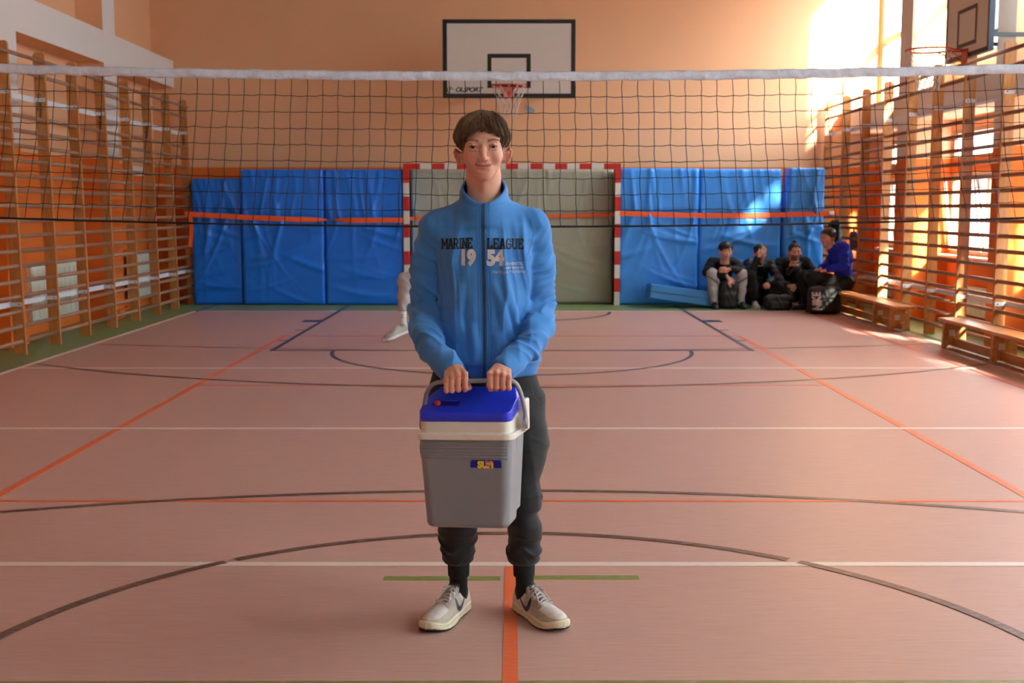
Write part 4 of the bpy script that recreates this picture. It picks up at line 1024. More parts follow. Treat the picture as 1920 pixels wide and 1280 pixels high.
# zipper
M_zip = mat('zipper_tape', (34, 84, 140), .6); M_zipt = mat('zipper_teeth', (30, 52, 84), .4); M_ink = mat('lettering_navy', (22, 28, 48), .7, noise=.3, nscale=300); M_silver = mat('lettering_silver', (238, 234, 226), .7, noise=.4, nscale=420, rgb2=(176, 186, 196)); M_stitch = mat('stitching', (48, 108, 172), .8)
def on_jacket(pts2, name, m, parent, off=.0012, res=.008, th=0):
    v = [Vector((p[0], 3.6, p[1])) for p in pts2[0]]; v, f = subdiv(v, pts2[1], res)
    v = project(JB, v, (0, 1, 0), off); return under(MB().add(v, f).build(name, m, HERO), HERO) if parent is HERO else MB().add(v, f).build(name, m, parent)
def zx(z): return HX + .003 * math.sin((z - .87) * 9) + .002
zs = np.linspace(.872, 1.448, 120); b = MB(); vs = []; fs = []
for i, z in enumerate(zs):
    vs += [Vector((zx(z) - .0065, 3.6, z)), Vector((zx(z), 3.6, z)), Vector((zx(z) + .0065, 3.6, z))]
    if i: fs += [(3 * i - 3, 3 * i - 2, 3 * i + 1, 3 * i), (3 * i - 2, 3 * i - 1, 3 * i + 2, 3 * i + 1)]
b.add(project(JB, vs, (0, 1, 0), .0016), fs, 0)
for i in range(230):
    z = lerp(.874, 1.448, i / 229); p = project(JB, [Vector((zx(z), 3.6, z))], (0, 1, 0), .002)[0]; b.box((p.x - .0022, p.y - .0010, z - .0009), (p.x + .0022, p.y + .001, z + .0009), 1)
for s in (-1, 1):
    for off in (.012, .020):
        path = project(JB, [Vector((zx(z) + s * off, 3.6, z)) for z in np.linspace(.872, 1.45, 90)], (0, 1, 0), .0002); b.tube(path, .0009, 4, mi=2)
b.build('zipper', [M_zip, M_zipt, M_stitch], jacket)
# hem, cuff and shoulder stitching
b = MB()
for z0 in (.910, .914): b.tube(project(JB, [Vector((x, 3.6, z0)) for x in np.linspace(HX - .12, HX + .10, 60)], (0, 1, 0), .0002), .0008, 4)
for s in (-1, 1):
    pts = [(HX + s * .088, 1.425), (HX + s * .12, 1.41), (HX + s * .165, 1.375), (HX + s * .178, 1.34)]
    pts = [(HX + s * (.152 + .012 * math.sin(q * .5)), 1.395 - .0155 * q) for q in range(11)]
    P = []
    for i in range(len(pts) - 1):
        for t in np.linspace(0, 1, 4)[:-1]: P.append(Vector((lerp(pts[i][0], pts[i + 1][0], t), 3.6, lerp(pts[i][1], pts[i + 1][1], t))))
    b.tube(project(JB, P, (0, 1, 0), .0001), .0007, 4)
b.build('stitching', M_stitch, jacket)
# slab-serif lettering
GL = {'M': [[(.1, 0), (.1, 1), (.5, .35), (.9, 1), (.9, 0)]], 'A': [[(.12, 0), (.42, 1), (.58, 1), (.88, 0)], [(.25, .35), (.75, .35)]], 'R': [[(.15, 0), (.15, 1), (.65, 1), (.82, .85), (.82, .62), (.65, .5), (.15, .5)], [(.5, .5), (.85, 0)]],
      'I': [[(.5, 0), (.5, 1)]], 'N': [[(.14, 0), (.14, 1), (.86, 0), (.86, 1)]], 'E': [[(.82, .2), (.82, 0), (.15, 0), (.15, 1), (.82, 1), (.82, .8)], [(.15, .5), (.6, .5)]], 'L': [[(.15, 1), (.15, 0), (.82, 0), (.82, .25)]],
      'G': [[(.85, .75), (.7, 1), (.3, 1), (.14, .8), (.14, .2), (.3, 0), (.7, 0), (.85, .2), (.85, .45), (.55, .45)]], 'U': [[(.14, 1), (.14, .2), (.3, 0), (.7, 0), (.86, .2), (.86, 1)]]}
SER = {'M': [(.1, 0), (.9, 0), (.1, 1), (.9, 1)], 'A': [(.12, 0), (.88, 0)], 'R': [(.15, 0), (.88, 0), (.15, 1)], 'I': [(.5, 0), (.5, 1)], 'N': [(.14, 0), (.14, 1), (.86, 1)], 'E': [(.13, 0), (.13, 1)], 'L': [(.15, 1), (.13, 0)], 'G': [], 'U': [(.14, 1), (.86, 1)]}
WID = {'I': .5, 'M': 1.15}
def slab(txt, x0, x1, zf, h, rise=0):
    tot = sum(WID.get(c, .92) for c in txt); u = (x1 - x0) / tot; vs = []; fs = []; x = x0
    def seg(p, q, w):
        p = Vector(p); q = Vector(q); d = (q - p).normalized(); n_ = Vector((-d.y, d.x)) * w; e = d * w * .9; k = len(vs)
        vs.extend([p - e - n_, q + e - n_, q + e + n_, p - e + n_]); fs.append((k, k + 1, k + 2, k + 3))
    for c in txt:
        w = u * WID.get(c, .92); g = w * .90; z = zf(x + w / 2)
        mp = lambda p: (x + (w - g) / 2 + (p[0] if c != 'I' else .5) * g, z + p[1] * h)
        for pl in GL[c]:
            for a, b_ in zip(pl, pl[1:]): seg(mp(a), mp(b_), .0026)
        for p in SER[c]:
            q = mp(p); seg((q[0] - .0030, q[1]), (q[0] + .0030, q[1]), .0020)
        x += w
    return vs, fs
v1 = slab('MARINE', -.234, -.128, lambda x: 1.300 + .04 * (x + .234) , .031); v2 = slab('LEAGUE', -.082, .040, lambda x: 1.303 - .02 * (x + .08), .031)
on_jacket(v1, 'chest_lettering', M_ink, jacket); on_jacket(v2, 'chest_lettering', M_ink, jacket)
def flat(txt, cxp, cz, size, fo, sx=1, **k):
    v, f = text_mesh(txt, size, fo, **k); return [(cxp + p.x * sx, cz + p.y) for p in v], f
v, f = flat('19', -.147, 1.270, .066, .0042, .84, spacing=.97); v2, f2 = flat('54', -.055, 1.269, .066, .0042, .84, spacing=.97)
on_jacket((v, f), 'number_lettering', M_silver, jacket, .0014); on_jacket((v2, f2), 'number_lettering', M_silver, jacket, .0014)
M_small = mat('lettering_pale', (190, 196, 200), .7)
v, f = flat('AUTHENTIC', .000, 1.251, .0135, .0002, 1.0); v2, f2 = flat('CAMP MARINES', .005, 1.238, .0095, .0001, 1.0); v3, f3 = flat('Heritage Maritime', -.012, 1.225, .0150, 0, 1.0, shear=.45)
f = f + [tuple(i + len(v) for i in q) for q in f2] + [tuple(i + len(v) + len(v2) for i in q) for q in f3]
on_jacket((v + v2 + v3, f), 'small_lettering', M_small, jacket, .0014)

# trousers
M_trou = mat('trousers_black', (20, 21, 24), .8, noise=.35, nscale=14, bump=.06, bscale=300, sheen=.1); M_rib = mat('cuff_rib', (30, 30, 32), .85, bump=.9, bscale=55, bstretch=(6, 6, .25))
t_ = Vol((-.37, 3.86, .12), (.20, 4.24, .96), .0036)
t_.stack([(.72, HX, 4.035, .185, .105), (.80, HX, 4.035, .196, .112), (.88, HX, 4.03, .178, .110), (.94, HX, 4.03, .165, .1)], 0, p=2.3)
LEGR = [(.186, .0420, 4.080, .046, .050), (.203, .044, 4.075, .060, .064), (.225, .043, 4.068, .060, .064), (.243, .044, 4.062, .064, .068), (.262, .044, 4.058, .058, .062), (.30, .044, 4.045, .062, .070), (.34, .043, 4.02, .060, .070), (.385, .032, 4.01, .056, .070), (.42, .036, 4.0, .070, .074), (.46, .034, 4.0, .070, .078), (.50, .022, 4.0, .072, .080), (.56, .030, 4.01, .086, .090), (.62, .036, 4.02, .092, .096), (.72, .020, 4.03, .096, .104), (.80, .004, 4.035, .100, .108)]
LEGL = [(z, -.188 + (x - .043) * -.5 if z < .5 else 2 * HX - x - .002, y, rx, ry) for z, x, y, rx, ry in LEGR]
LEGL = [(z, (-.190 if z < .5 else x), y, rx + (.006 if .26 < z < .4 else 0), ry) for z, x, y, rx, ry in LEGL]
t_.stack(LEGR, .03, cap=.010); t_.stack(LEGL, .03, cap=.010)
def leg_warp(x, y, z):
    sx_ = np.where(x > HX, x - .043, x + .189); a = np.arctan2(y - 4.04, sx_); side = np.where(x > HX, 1.0, -1.0)
    u = z + .016 * np.sin(2 * a + 1.5 * side) + .012 * np.sin(3 * a + 14 * z + side) ; env = np.exp(-((z - .245) / .055) ** 2) + .55 * np.exp(-((z - .42) / .06) ** 2) + .18
    m = .35 + .65 * (.5 + .5 * np.sin(2 * a + 31 * z + 2 * side)) ; v_ = 1 - np.clip((z - .68) / .1, 0, 1)
    return -(.012 * env * m * ridged(u * 62 + .8 * side, 1.7) - .004 * env) * v_ + .0016 * fold(x, y, z, 50, 0, (.6, .2, .6), 1.5) - .006 * ridged(a * 2.5 + 4 * z + side, 2.2) * np.exp(-((z - .52) / .12) ** 2)
t_.warp(leg_warp)
t_.smooth(1)
trousers = under(t_.build('trousers', M_trou, HERO), HERO)
for x0 in (.0425, -.189):
    b = MB(); n = 72; vs = []; fs = []
    for i, (z, r) in enumerate(((.138, .032), (.140, .0365), (.165, .0375), (.19, .038), (.212, .040))):
        for k in range(n): a = 2 * PI * k / n; rr_ = r + (.0010 if k % 2 else -.0008); vs.append((x0 + rr_ * math.cos(a), 4.084 + rr_ * 1.08 * math.sin(a), z))
        if i: fs += [((i - 1) * n + k, (i - 1) * n + (k + 1) % n, i * n + (k + 1) % n, i * n + k) for k in range(n)]
    under(b.add(vs, fs, smooth=True).build('ankle_cuff', M_rib, trousers), HERO).location = (0, 0, 0)
M_tst = mat('trouser_stitch', (104, 100, 96), .8)
TB = bvh_of(trousers)
b = MB()
for pts in ([(.062, .85), (.075, .80), (.098, .772)], [(.095, .85), (.102, .80), (.108, .775)]):
    P = []
    for i in range(len(pts) - 1):
        for t in np.linspace(0, 1, 14)[:-1]: P.append(Vector((lerp(pts[i][0], pts[i + 1][0], t), 3.7, lerp(pts[i][1], pts[i + 1][1], t))))
    P = [q for q in project(TB, P, (0, 1, 0), .0002) if TB.find_nearest(q)[3] < .004]
    if len(P) > 3: b.tube(P, .0008, 4)
b.build('pocket_stitching', M_tst, trousers)

# socks and shoes
M_sock = mat('sock_black', (20, 20, 22), .9, bump=.5, bscale=90, bstretch=(6, 6, .3))
for x0 in (.0455, -.1905):
    under(MB().tube([(x0, 4.096, .05), (x0, 4.094, .10), (x0 * .6 + (.0425 if x0 > 0 else -.189) * .4, 4.086, .16)], [.030, .032, .033], 28).build('sock', M_sock, HERO), HERO)
M_shoe = mat('shoe_leather', (220, 214, 206), .5, attr='Col', noise=.16, nscale=55, bump=.12, bscale=160)
M_sole = mat('shoe_sole', (226, 218, 188), .55, noise=.12, nscale=30, attr='Col'); M_lace = mat('shoe_lace', (214, 208, 200), .8, noise=.35, nscale=90); M_logo = mat('shoe_logo', (22, 24, 38), .5); M_lin = mat('shoe_lining', (24, 24, 27), .85)
def prof(xs, ys):
    xf_ = np.linspace(xs[0], xs[-1], 400); yf = np.interp(xf_, xs, ys)
    for _ in range(3): yf[2:-2] = (yf[:-4] + yf[1:-3] + yf[2:-2] + yf[3:-1] + yf[4:]) / 5
    return lambda x: np.interp(x, xf_, yf)
_mid = prof([-.01, .03, .06, .10, .14, .18, .21, .24, .31], [.034, .0345, .037, .036, .040, .049, .052, .052, .050])
def SW(x): return _mid(x) * np.sqrt(np.clip(1 - (np.clip(x - .228, 0, 1) / .0745) ** 2, 0, 1)) ** .9 * np.sqrt(np.clip(1 - (np.clip(.028 - x, 0, 1) / .034) ** 2, 0, 1))
SH = prof([.0, .02, .05, .075, .10, .125, .16, .19, .215, .25, .275, .290, .300], [.098, .106, .094, .092, .108, .102, .087, .076, .069, .065, .058, .048, .036])
SC_ = prof([0, .12, .2, .297], [0, .003, .002, -.006])   # centre line bends
def make_shoe(mir, loc, ang, name='shoe', root=HERO, vx=.0021, tint=None, lenk=1.0):
    """mir=+1: bend for the foot whose inner side is +y"""
    e = None
    v = Vol((-.012, -.07, -.004), (.31, .07, .150), vx)
    def upper(x, y, z):
        w = np.maximum(SW(x), .004) * 1.02; hh = SH(x); yc = y - mir * SC_(x); lean = np.clip((z - .045) / .1, 0, 1) * .30; w2 = w * (1 - lean)
        d = ((np.abs(yc) / w2) ** 2.4 + (np.clip(z, 0, 1) / hh) ** 2.4) ** (1 / 2.4) - 1
        return np.maximum(d * np.minimum(w, .04) * .8, np.maximum(np.maximum(-x - .002, x - .300), .012 - z))
    v.op(upper, (-.005, -.06, .0), (.3, .06, .13), 0)
    v.op(lambda x, y, z: np.sqrt(((x - .052) / .044) ** 2 + ((y - mir * .001) / .0255) ** 2 + 0 * z) * .03 - .03 + np.clip(.062 - z, 0, 1), (.0, -.035, .055), (.105, .035, .15), .004, 's')
    v.ell((.098, mir * .002, .100), (.011, .024, .026), .004, rot=(0, -38, 0))      # tongue
    v.smooth(1)
    def col(x, y, z):
        n = len(x); c = np.tile(np.array(lin((214, 208, 202))), (n, 1)); yc = y - mir * SC_(x)
        def mixc(rgb, w):
            nonlocal c
            w = np.clip(w, 0, 1)[:, None]; c = c * (1 - w) + np.array(lin(rgb)) * w
        G_ = (168, 158, 142)
        top = SH(x)
        mixc(G_, ((x > .175) & (z < .047 - .10 * (x - .25) + .010 * np.cos(yc * 30))) * 1.0)
        mixc(G_, ((x > .10) & (x < .20) & (np.abs(yc) > .019) & (z > .045)) * .85)
        mixc(G_, ((x > .155) & (x < .205) & (np.abs(yc) > .022)) * .9)
        mixc((226, 220, 216), ((x > .205) & (z > .050 - .10 * (x - .25)) & (np.abs(yc) < .034)) * 1.0)
        dots = (np.sin(x * 900) > .82) & (np.sin(yc * 900 + (np.floor(x * 143)) * 3.1) > .82) & (x > .22) & (x < .27) & (np.abs(yc) < .028); mixc((110, 100, 92), dots * .8)
        mixc((26, 26, 29), ((x < .10) & (z > .0835) & (x > .004)) * 1.0); mixc((26, 26, 29), (((x - .052) / .05) ** 2 + (y / .033) ** 2 < 1) * (z > .05) * 1.0)
        mixc((30, 28, 28), ((x > .10) & (x < .185) & (np.abs(yc) < .014)) * .8)
        mixc((200, 184, 160), .35 * (z < .06))
        if tint: mixc(tint, np.full(n, .8))
        return c
    sh = v.build(name, [M_shoe], root, col)
    sh.location = Vector(loc) - Vector(root.location); sh.rotation_euler = (0, 0, ang)
    s = Vol((-.014, -.07, -.004), (.312, .07, .055), vx)
    def sole(x, y, z):
        w = SW(x) + .0015; yc = y - mir * SC_(x); spring = .012 * np.clip((x - .22) / .07, 0, 1) ** 2 + .003 * np.clip((.03 - x) / .03, 0, 1); arch = .004 * np.exp(-((x - .13) / .03) ** 2)
        topz = .033 + .010 * np.clip((.09 - x) / .08, 0, 1) + .004 * np.sin(x * 42) + spring; z0 = spring + arch
        d = np.maximum(np.abs(yc) - w + .006 * np.clip((z - .03) / .02, 0, 1), np.maximum(-.008 - x, x - .306)); dz = np.maximum(z - topz, z0 - z)
        r = .004; return np.sqrt(np.maximum(d + r, 0) ** 2 + np.maximum(dz + r, 0) ** 2) + np.minimum(np.maximum(d + r, dz + r), 0) - r
    s.op(sole, (-.01, -.065, 0), (.305, .065, .05), 0)
    s.warp(lambda x, y, z: .0012 * np.exp(-((z - .021 - .003 * np.sin(x * 42)) / .0018) ** 2) + 0 * y)
    s.smooth(1)
    def scol(x, y, z):
        n = len(x); c = np.tile(np.array(lin((224, 216, 186))), (n, 1)); spring = .012 * np.clip((x - .22) / .07, 0, 1) ** 2
        c[(z < .0065 + spring)] = lin((34, 34, 38)); c[np.abs(z - .021 - .003 * np.sin(x * 42)) < .0012] *= .75
        return c
    s.build('sole', M_sole, sh, scol)
    SB = bvh_of(sh)
    # laces across the throat, then a bow
    b = MB(); xs = [.118, .133, .148, .163, .178, .192]
    for i, x in enumerate(xs):
        P = project(SB, [Vector((x + .003 * math.sin(k) + (.008 * (k / 8 - .5) * (1 if i % 2 else -1)), mir * SC_(x) + lerp(-.024, .024, k / 8), .2)) for k in range(9)], (0, 0, -1), .0022)
        b.tube(P, .0038, 6, flat=.5, up=(0, 0, 1))
    top = Vector((.108, 0, .112)); rg = np.random.default_rng(int(abs(ang) * 100))
    for s_ in (-1, 1):
        for dx, dy, dz in ((.018, .018, -.010), (.036, .014, -.022)):
            pts = [top + Vector((dx * math.sin(PI * t) + .002, s_ * dy * math.sin(PI * t * .8) * 1.2, .004 * math.sin(PI * t) + dz * t * (1 if dx > .03 else .5))) for t in np.linspace(0, 1, 9)]; b.tube(pts, .0026, 6, flat=.6)
        pts = [top + Vector((.0 + .075 * t, s_ * (.006 + .018 * t), .001 + .006 * math.sin(PI * t) - .036 * t)) for t in np.linspace(0, 1, 9)]; b.tube(pts, .0022, 6)
    b.build('shoe_lace', M_lace, sh)
    # curved tick on the inner side
    up_ = [(.015, .0), (.040, -.012), (.062, -.0225), (.078, -.026), (.090, -.023), (.096, -.012), (.095, .0), (.092, .010)]
    lo_ = [(.098, .004), (.106, -.010), (.105, -.026), (.096, -.038), (.082, -.041), (.066, -.037), (.045, -.023), (.028, -.010)]
    out = up_ + lo_; x0, z0 = .032, .076
    v2 = [(x0 + p[0] * 1.12, z0 - .003 + p[1] * 1.0) for p in out]
    tri = bmesh.new(); vv = [tri.verts.new((p[0], mir * .12, p[1])) for p in v2]; tri.faces.new(vv); bmesh.ops.triangulate(tri, faces=tri.faces[:], ngon_method='EAR_CLIP'); tri.verts.index_update()
    V3 = [q.co.copy() for q in tri.verts]; F3 = [tuple(q.index for q in g.verts) for g in tri.faces]; tri.free()
    V3, F3 = subdiv(V3, F3, .006); V3 = project(SB, V3, (0, -mir, 0), .0012, .12, True); MB().add(V3, F3).build('shoe_logo', M_logo, sh)
    return sh
make_shoe(1, (-.172, 4.150, 0), math.atan2(-.925, -.38) , 'shoe')
make_shoe(-1, (.022, 4.145, 0), math.atan2(-.87, .50), 'shoe')

# ------------------------------------------------------------------ cool box
CBX = thing('cool_box', 'grey cool box with white rim and bright blue lid held by its handle', 'cool box', (-.122, 3.745, .425), (R(-3), R(-1.6), R(-11)))
M_cgrey = mat('plastic_grey', (136, 140, 146), .42, noise=.06, nscale=3, bump=.05, bscale=500); M_cwhite = mat('plastic_white', (232, 228, 218), .35, noise=.05, nscale=8); M_cblue = mat('plastic_blue', (38, 54, 214), .3, coat=.2); M_hgrey = mat('plastic_handle', (146, 148, 150), .4)
v = Vol((-.18, -.15, -.01), (.18, .15, .30), .0021)
def cbody(x, y, z):
    t = np.clip(z / .285, 0, 1); wx = .134 + .016 * t; wy = .108 + .014 * t; r = .030
    qx = np.abs(x) - wx + r; qy = np.abs(y) - wy + r
    d = np.sqrt(np.maximum(qx, 0) ** 2 + np.maximum(qy, 0) ** 2) + np.minimum(np.maximum(qx, qy), 0) - r
    dz = np.maximum(-z, z - .289); r2 = .018
    return np.sqrt(np.maximum(d + r2, 0) ** 2 + np.maximum(dz + r2, 0) ** 2) + np.minimum(np.maximum(d + r2, dz + r2), 0) - r2
v.op(cbody, (-.155, -.125, 0), (.155, .125, .289), 0)
v.box((.165, .08, .0), (.05, .055, .035), .01, .006, 's'); v.box((.158, -.02, .15), (.010, .0035, .2), .002, .004, 's'); v.box((.158, .075, .15), (.010, .0035, .2), .002, .004, 's')
v.warp(lambda x, y, z: sum(.0032 * np.exp(-((z - zz) / .0015) ** 2) for zz in (.222, .232, .242, .252, .262, .272)) * (y < .0) * (np.abs(x) < .135) + 0 * x)
cb = v.build('body', M_cgrey, CBX)
v = Vol((-.18, -.15, .26), (.19, .15, .46), .0021)
def rr2(x, y, wx, wy, r):
    qx = np.abs(x) - wx + r; qy = np.abs(y) - wy + r
    return np.sqrt(np.maximum(qx, 0) ** 2 + np.maximum(qy, 0) ** 2) + np.minimum(np.maximum(qx, qy), 0) - r
def rim(x, y, z):
    slope = .340 + .22 * np.clip(y + .075, 0, .25)         # the white side rises towards the back
    d = rr2(x, y, .146, .119, .03); a = np.maximum(d, np.maximum(.284 - z, z - slope)) ; d2 = rr2(x, y, .157, .129, .033); b_ = np.maximum(d2, np.maximum(.282 - z, z - .303))
    return np.minimum(a, b_)
v.op(rim, (-.16, -.13, .28), (.16, .13, .41), 0)
v.box((.160, .045, .345), (.014, .035, .052), .006, .004); v.smooth(1)
v.build('rim', M_cwhite, CBX)
v = Vol((-.17, -.14, .32), (.17, .14, .46), .0021)
def lid(x, y, z):
    d = rr2(x, y, .1485, .1215, .028); top = .372 + .30 * (y + .105); top = np.minimum(top, .428)
    side = .452 - 1.15 * np.clip(np.abs(x) - .105, 0, 1) * 1.0
    base = .3405 + .22 * np.clip(y + .075, 0, .25)
    front = (y + .118) * 2.2 + .366
    return np.maximum(np.maximum(d, base - z), np.maximum(np.maximum((z - top) * .92, (z - side) * .65), (z - np.maximum(front, .36)) * .5)) 
v.op(lid, (-.155, -.125, .335), (.155, .125, .44), 0)
v.box((-.075, -.045, .400), (.040, .020, .026), .004, .004, 's', rot=(17, 0, 0)); v.smooth(1)
ld = v.build('lid', M_cblue, CBX)
k = MB().tube([(-.112, -.045, .383), (-.108, -.045, .386), (-.100, -.045, .387), (-.094, -.045, .387)], [.006, .011, .012, .010], 14).build('latch_knob', mat('latch_red', (220, 60, 30), .4), ld)
MB().box((-.094, -.060, .373), (-.040, -.030, .384)).build('latch_slot', M_black, ld)
# handle in world space: pivots on both sides, bar under the hands
Mi = (Matrix.Translation(CBX.location) @ CBX.rotation_euler.to_matrix().to_4x4()).inverted()
pl = Vector((-.164, .0, .318)); pr_ = Vector((.176, -.01, .325))
bl_ = [(-.262, 3.715, .868), (-.248, 3.705, .882), (-.225, 3.700, .8885)]; br_ = [(-.02, 3.699, .8945), (.000, 3.700, .8925), (.014, 3.702, .883), (.024, 3.706, .862)]
path = [pl] + [Mi @ Vector(p) for p in [(-.281, 3.745, .80), (-.274, 3.73, .845)] + bl_ + [(-.15, 3.6985, .8915)] + br_ + [(.034, 3.712, .83)]] + [pr_ + Vector((0, 0, .03)), pr_]
def smooth_path(P, it=3):
    for _ in range(it):
        q = [P[0]]
        for a, c in zip(P, P[1:]): q += [a.lerp(c, .25), a.lerp(c, .75)]
        P = q + [P[-1]]
    return P
path = smooth_path([Vector(p) for p in path], 2)
hd = MB().tube(path, .0105, 14, flat=.66, up=(0, -1, 0)).build('handle', M_hgrey, CBX)
MB().tube([pr_ + Vector((-.006, 0, 0)), pr_ + Vector((.006, 0, 0))], .020, 24).build('pivot_boss', M_hgrey, hd)
MB().tube([pl + Vector((.0, 0, 0)), pl + Vector((-.008, 0, 0))], .020, 24).build('pivot_boss', M_hgrey, hd)
# sticker
CB = bvh_of(cb); M_st = mat('sticker_blue', (30, 24, 140), .35); M_ye = mat('sticker_yellow', (240, 220, 40), .35); M_fr = mat('sticker_red', (226, 96, 80), .35); M_stw = mat('sticker_white', (240, 236, 230), .4)
def on_box(v, f, name, m, parent, off):
    v, f = subdiv([Vector((p[0], -.2, p[1])) for p in v], f, .02); return MB().add(project(CB, v, (0, 1, 0), off), f).build(name, m, parent)
sx, sz = .068, .208
lb = on_box([(sx - .0495, sz - .0125), (sx + .0495, sz - .0125), (sx + .0495, sz + .0125), (sx - .0495, sz + .0125)], [(0, 1, 2, 3)], 'sticker', M_st, cb, .0008); lb.parent = CBX
v, f = text_mesh('sun', .044, .0016, spacing=.90); on_box([(sx - .001 + p.x * .92, sz + p.y + .001) for p in v], f, 'lettering', M_ye, lb, .0013)
on_box([(sx - .000, sz - .0065), (sx + .016, sz - .0085), (sx + .018, sz + .008), (sx + .001, sz + .0095)], [(0, 1, 2, 3)], 'patch', M_fr, lb, .0017)
v, f = text_mesh('FUN', .0085, .0003); on_box([(sx + .009 + p.x * .8, sz + .0005 + p.y) for p in v], f, 'small_lettering', M_stw, lb, .0021)
# ------------------------------------------------------------------ people in the background
M_blk = mat('cloth_black', (24, 24, 27), .8, noise=.3, nscale=9); M_blk2 = mat('nylon_black', (20, 20, 24), .5, noise=.3, nscale=9); M_lgrey = mat('cloth_light_grey', (188, 188, 190), .85, noise=.12, nscale=8)
M_royal = mat('hoodie_blue', (26, 50, 210), .8, noise=.2, nscale=7); M_wht = mat('cloth_white', (226, 226, 226), .8); M_shb = mat('shoe_black', (26, 26, 28), .5); M_shg = mat('shoe_grey', (170, 168, 164), .6); M_pr = mat('print_grey', (150, 150, 156), .7); M_silv = mat('shoe_silver', (176, 172, 160), .4, noise=.2, nscale=30)
M_shw = mat('shoe_white_sole', (228, 226, 222), .5)
def Rz(a): return Matrix.Rotation(a, 4, 'Z')
def hand(v, wrist, tip, palm_n, r=1.0, curl=.3):
    """open or slightly curled hand with five separate fingers, from wrist towards tip"""
    W = Vector(wrist); d = (Vector(tip) - W); L = d.length; d.normalize(); n = Vector(palm_n).normalized(); n = (n - d * n.dot(d)).normalized(); s = d.cross(n)
    v.cone(W, W + d * L * .45, .020 * r, .022 * r, .01, sq=(n, .62)); v.ell(W + d * L * .38, (.030 * r, .030 * r, .030 * r), .012) if False else None
    for k, (o, ln) in enumerate(((-.030, .80), (-.011, .96), (.010, 1.0), (.030, .93))):
        b0 = W + d * L * .38 + s * o * r * .9; b1 = W + d * L * .52 + s * o * r * 1.1; b2 = b1 + (d * math.cos(curl) + n * math.sin(curl)) * L * .27 * ln; b3 = b2 + (d * math.cos(curl * 2.4) + n * math.sin(curl * 2.4)) * L * .22 * ln
        v.chain([b0, b1, b2, b3], [.0105 * r, .0098 * r, .0088 * r, .0072 * r], .004)
    b0 = W + d * L * .12 + s * .022 * r; b1 = W + d * L * .36 + s * .050 * r + n * .008; b2 = W + d * L * .56 + s * .058 * r + n * .014; v.chain([b0, b1, b2], [.013 * r, .0105 * r, .0088 * r], .006)
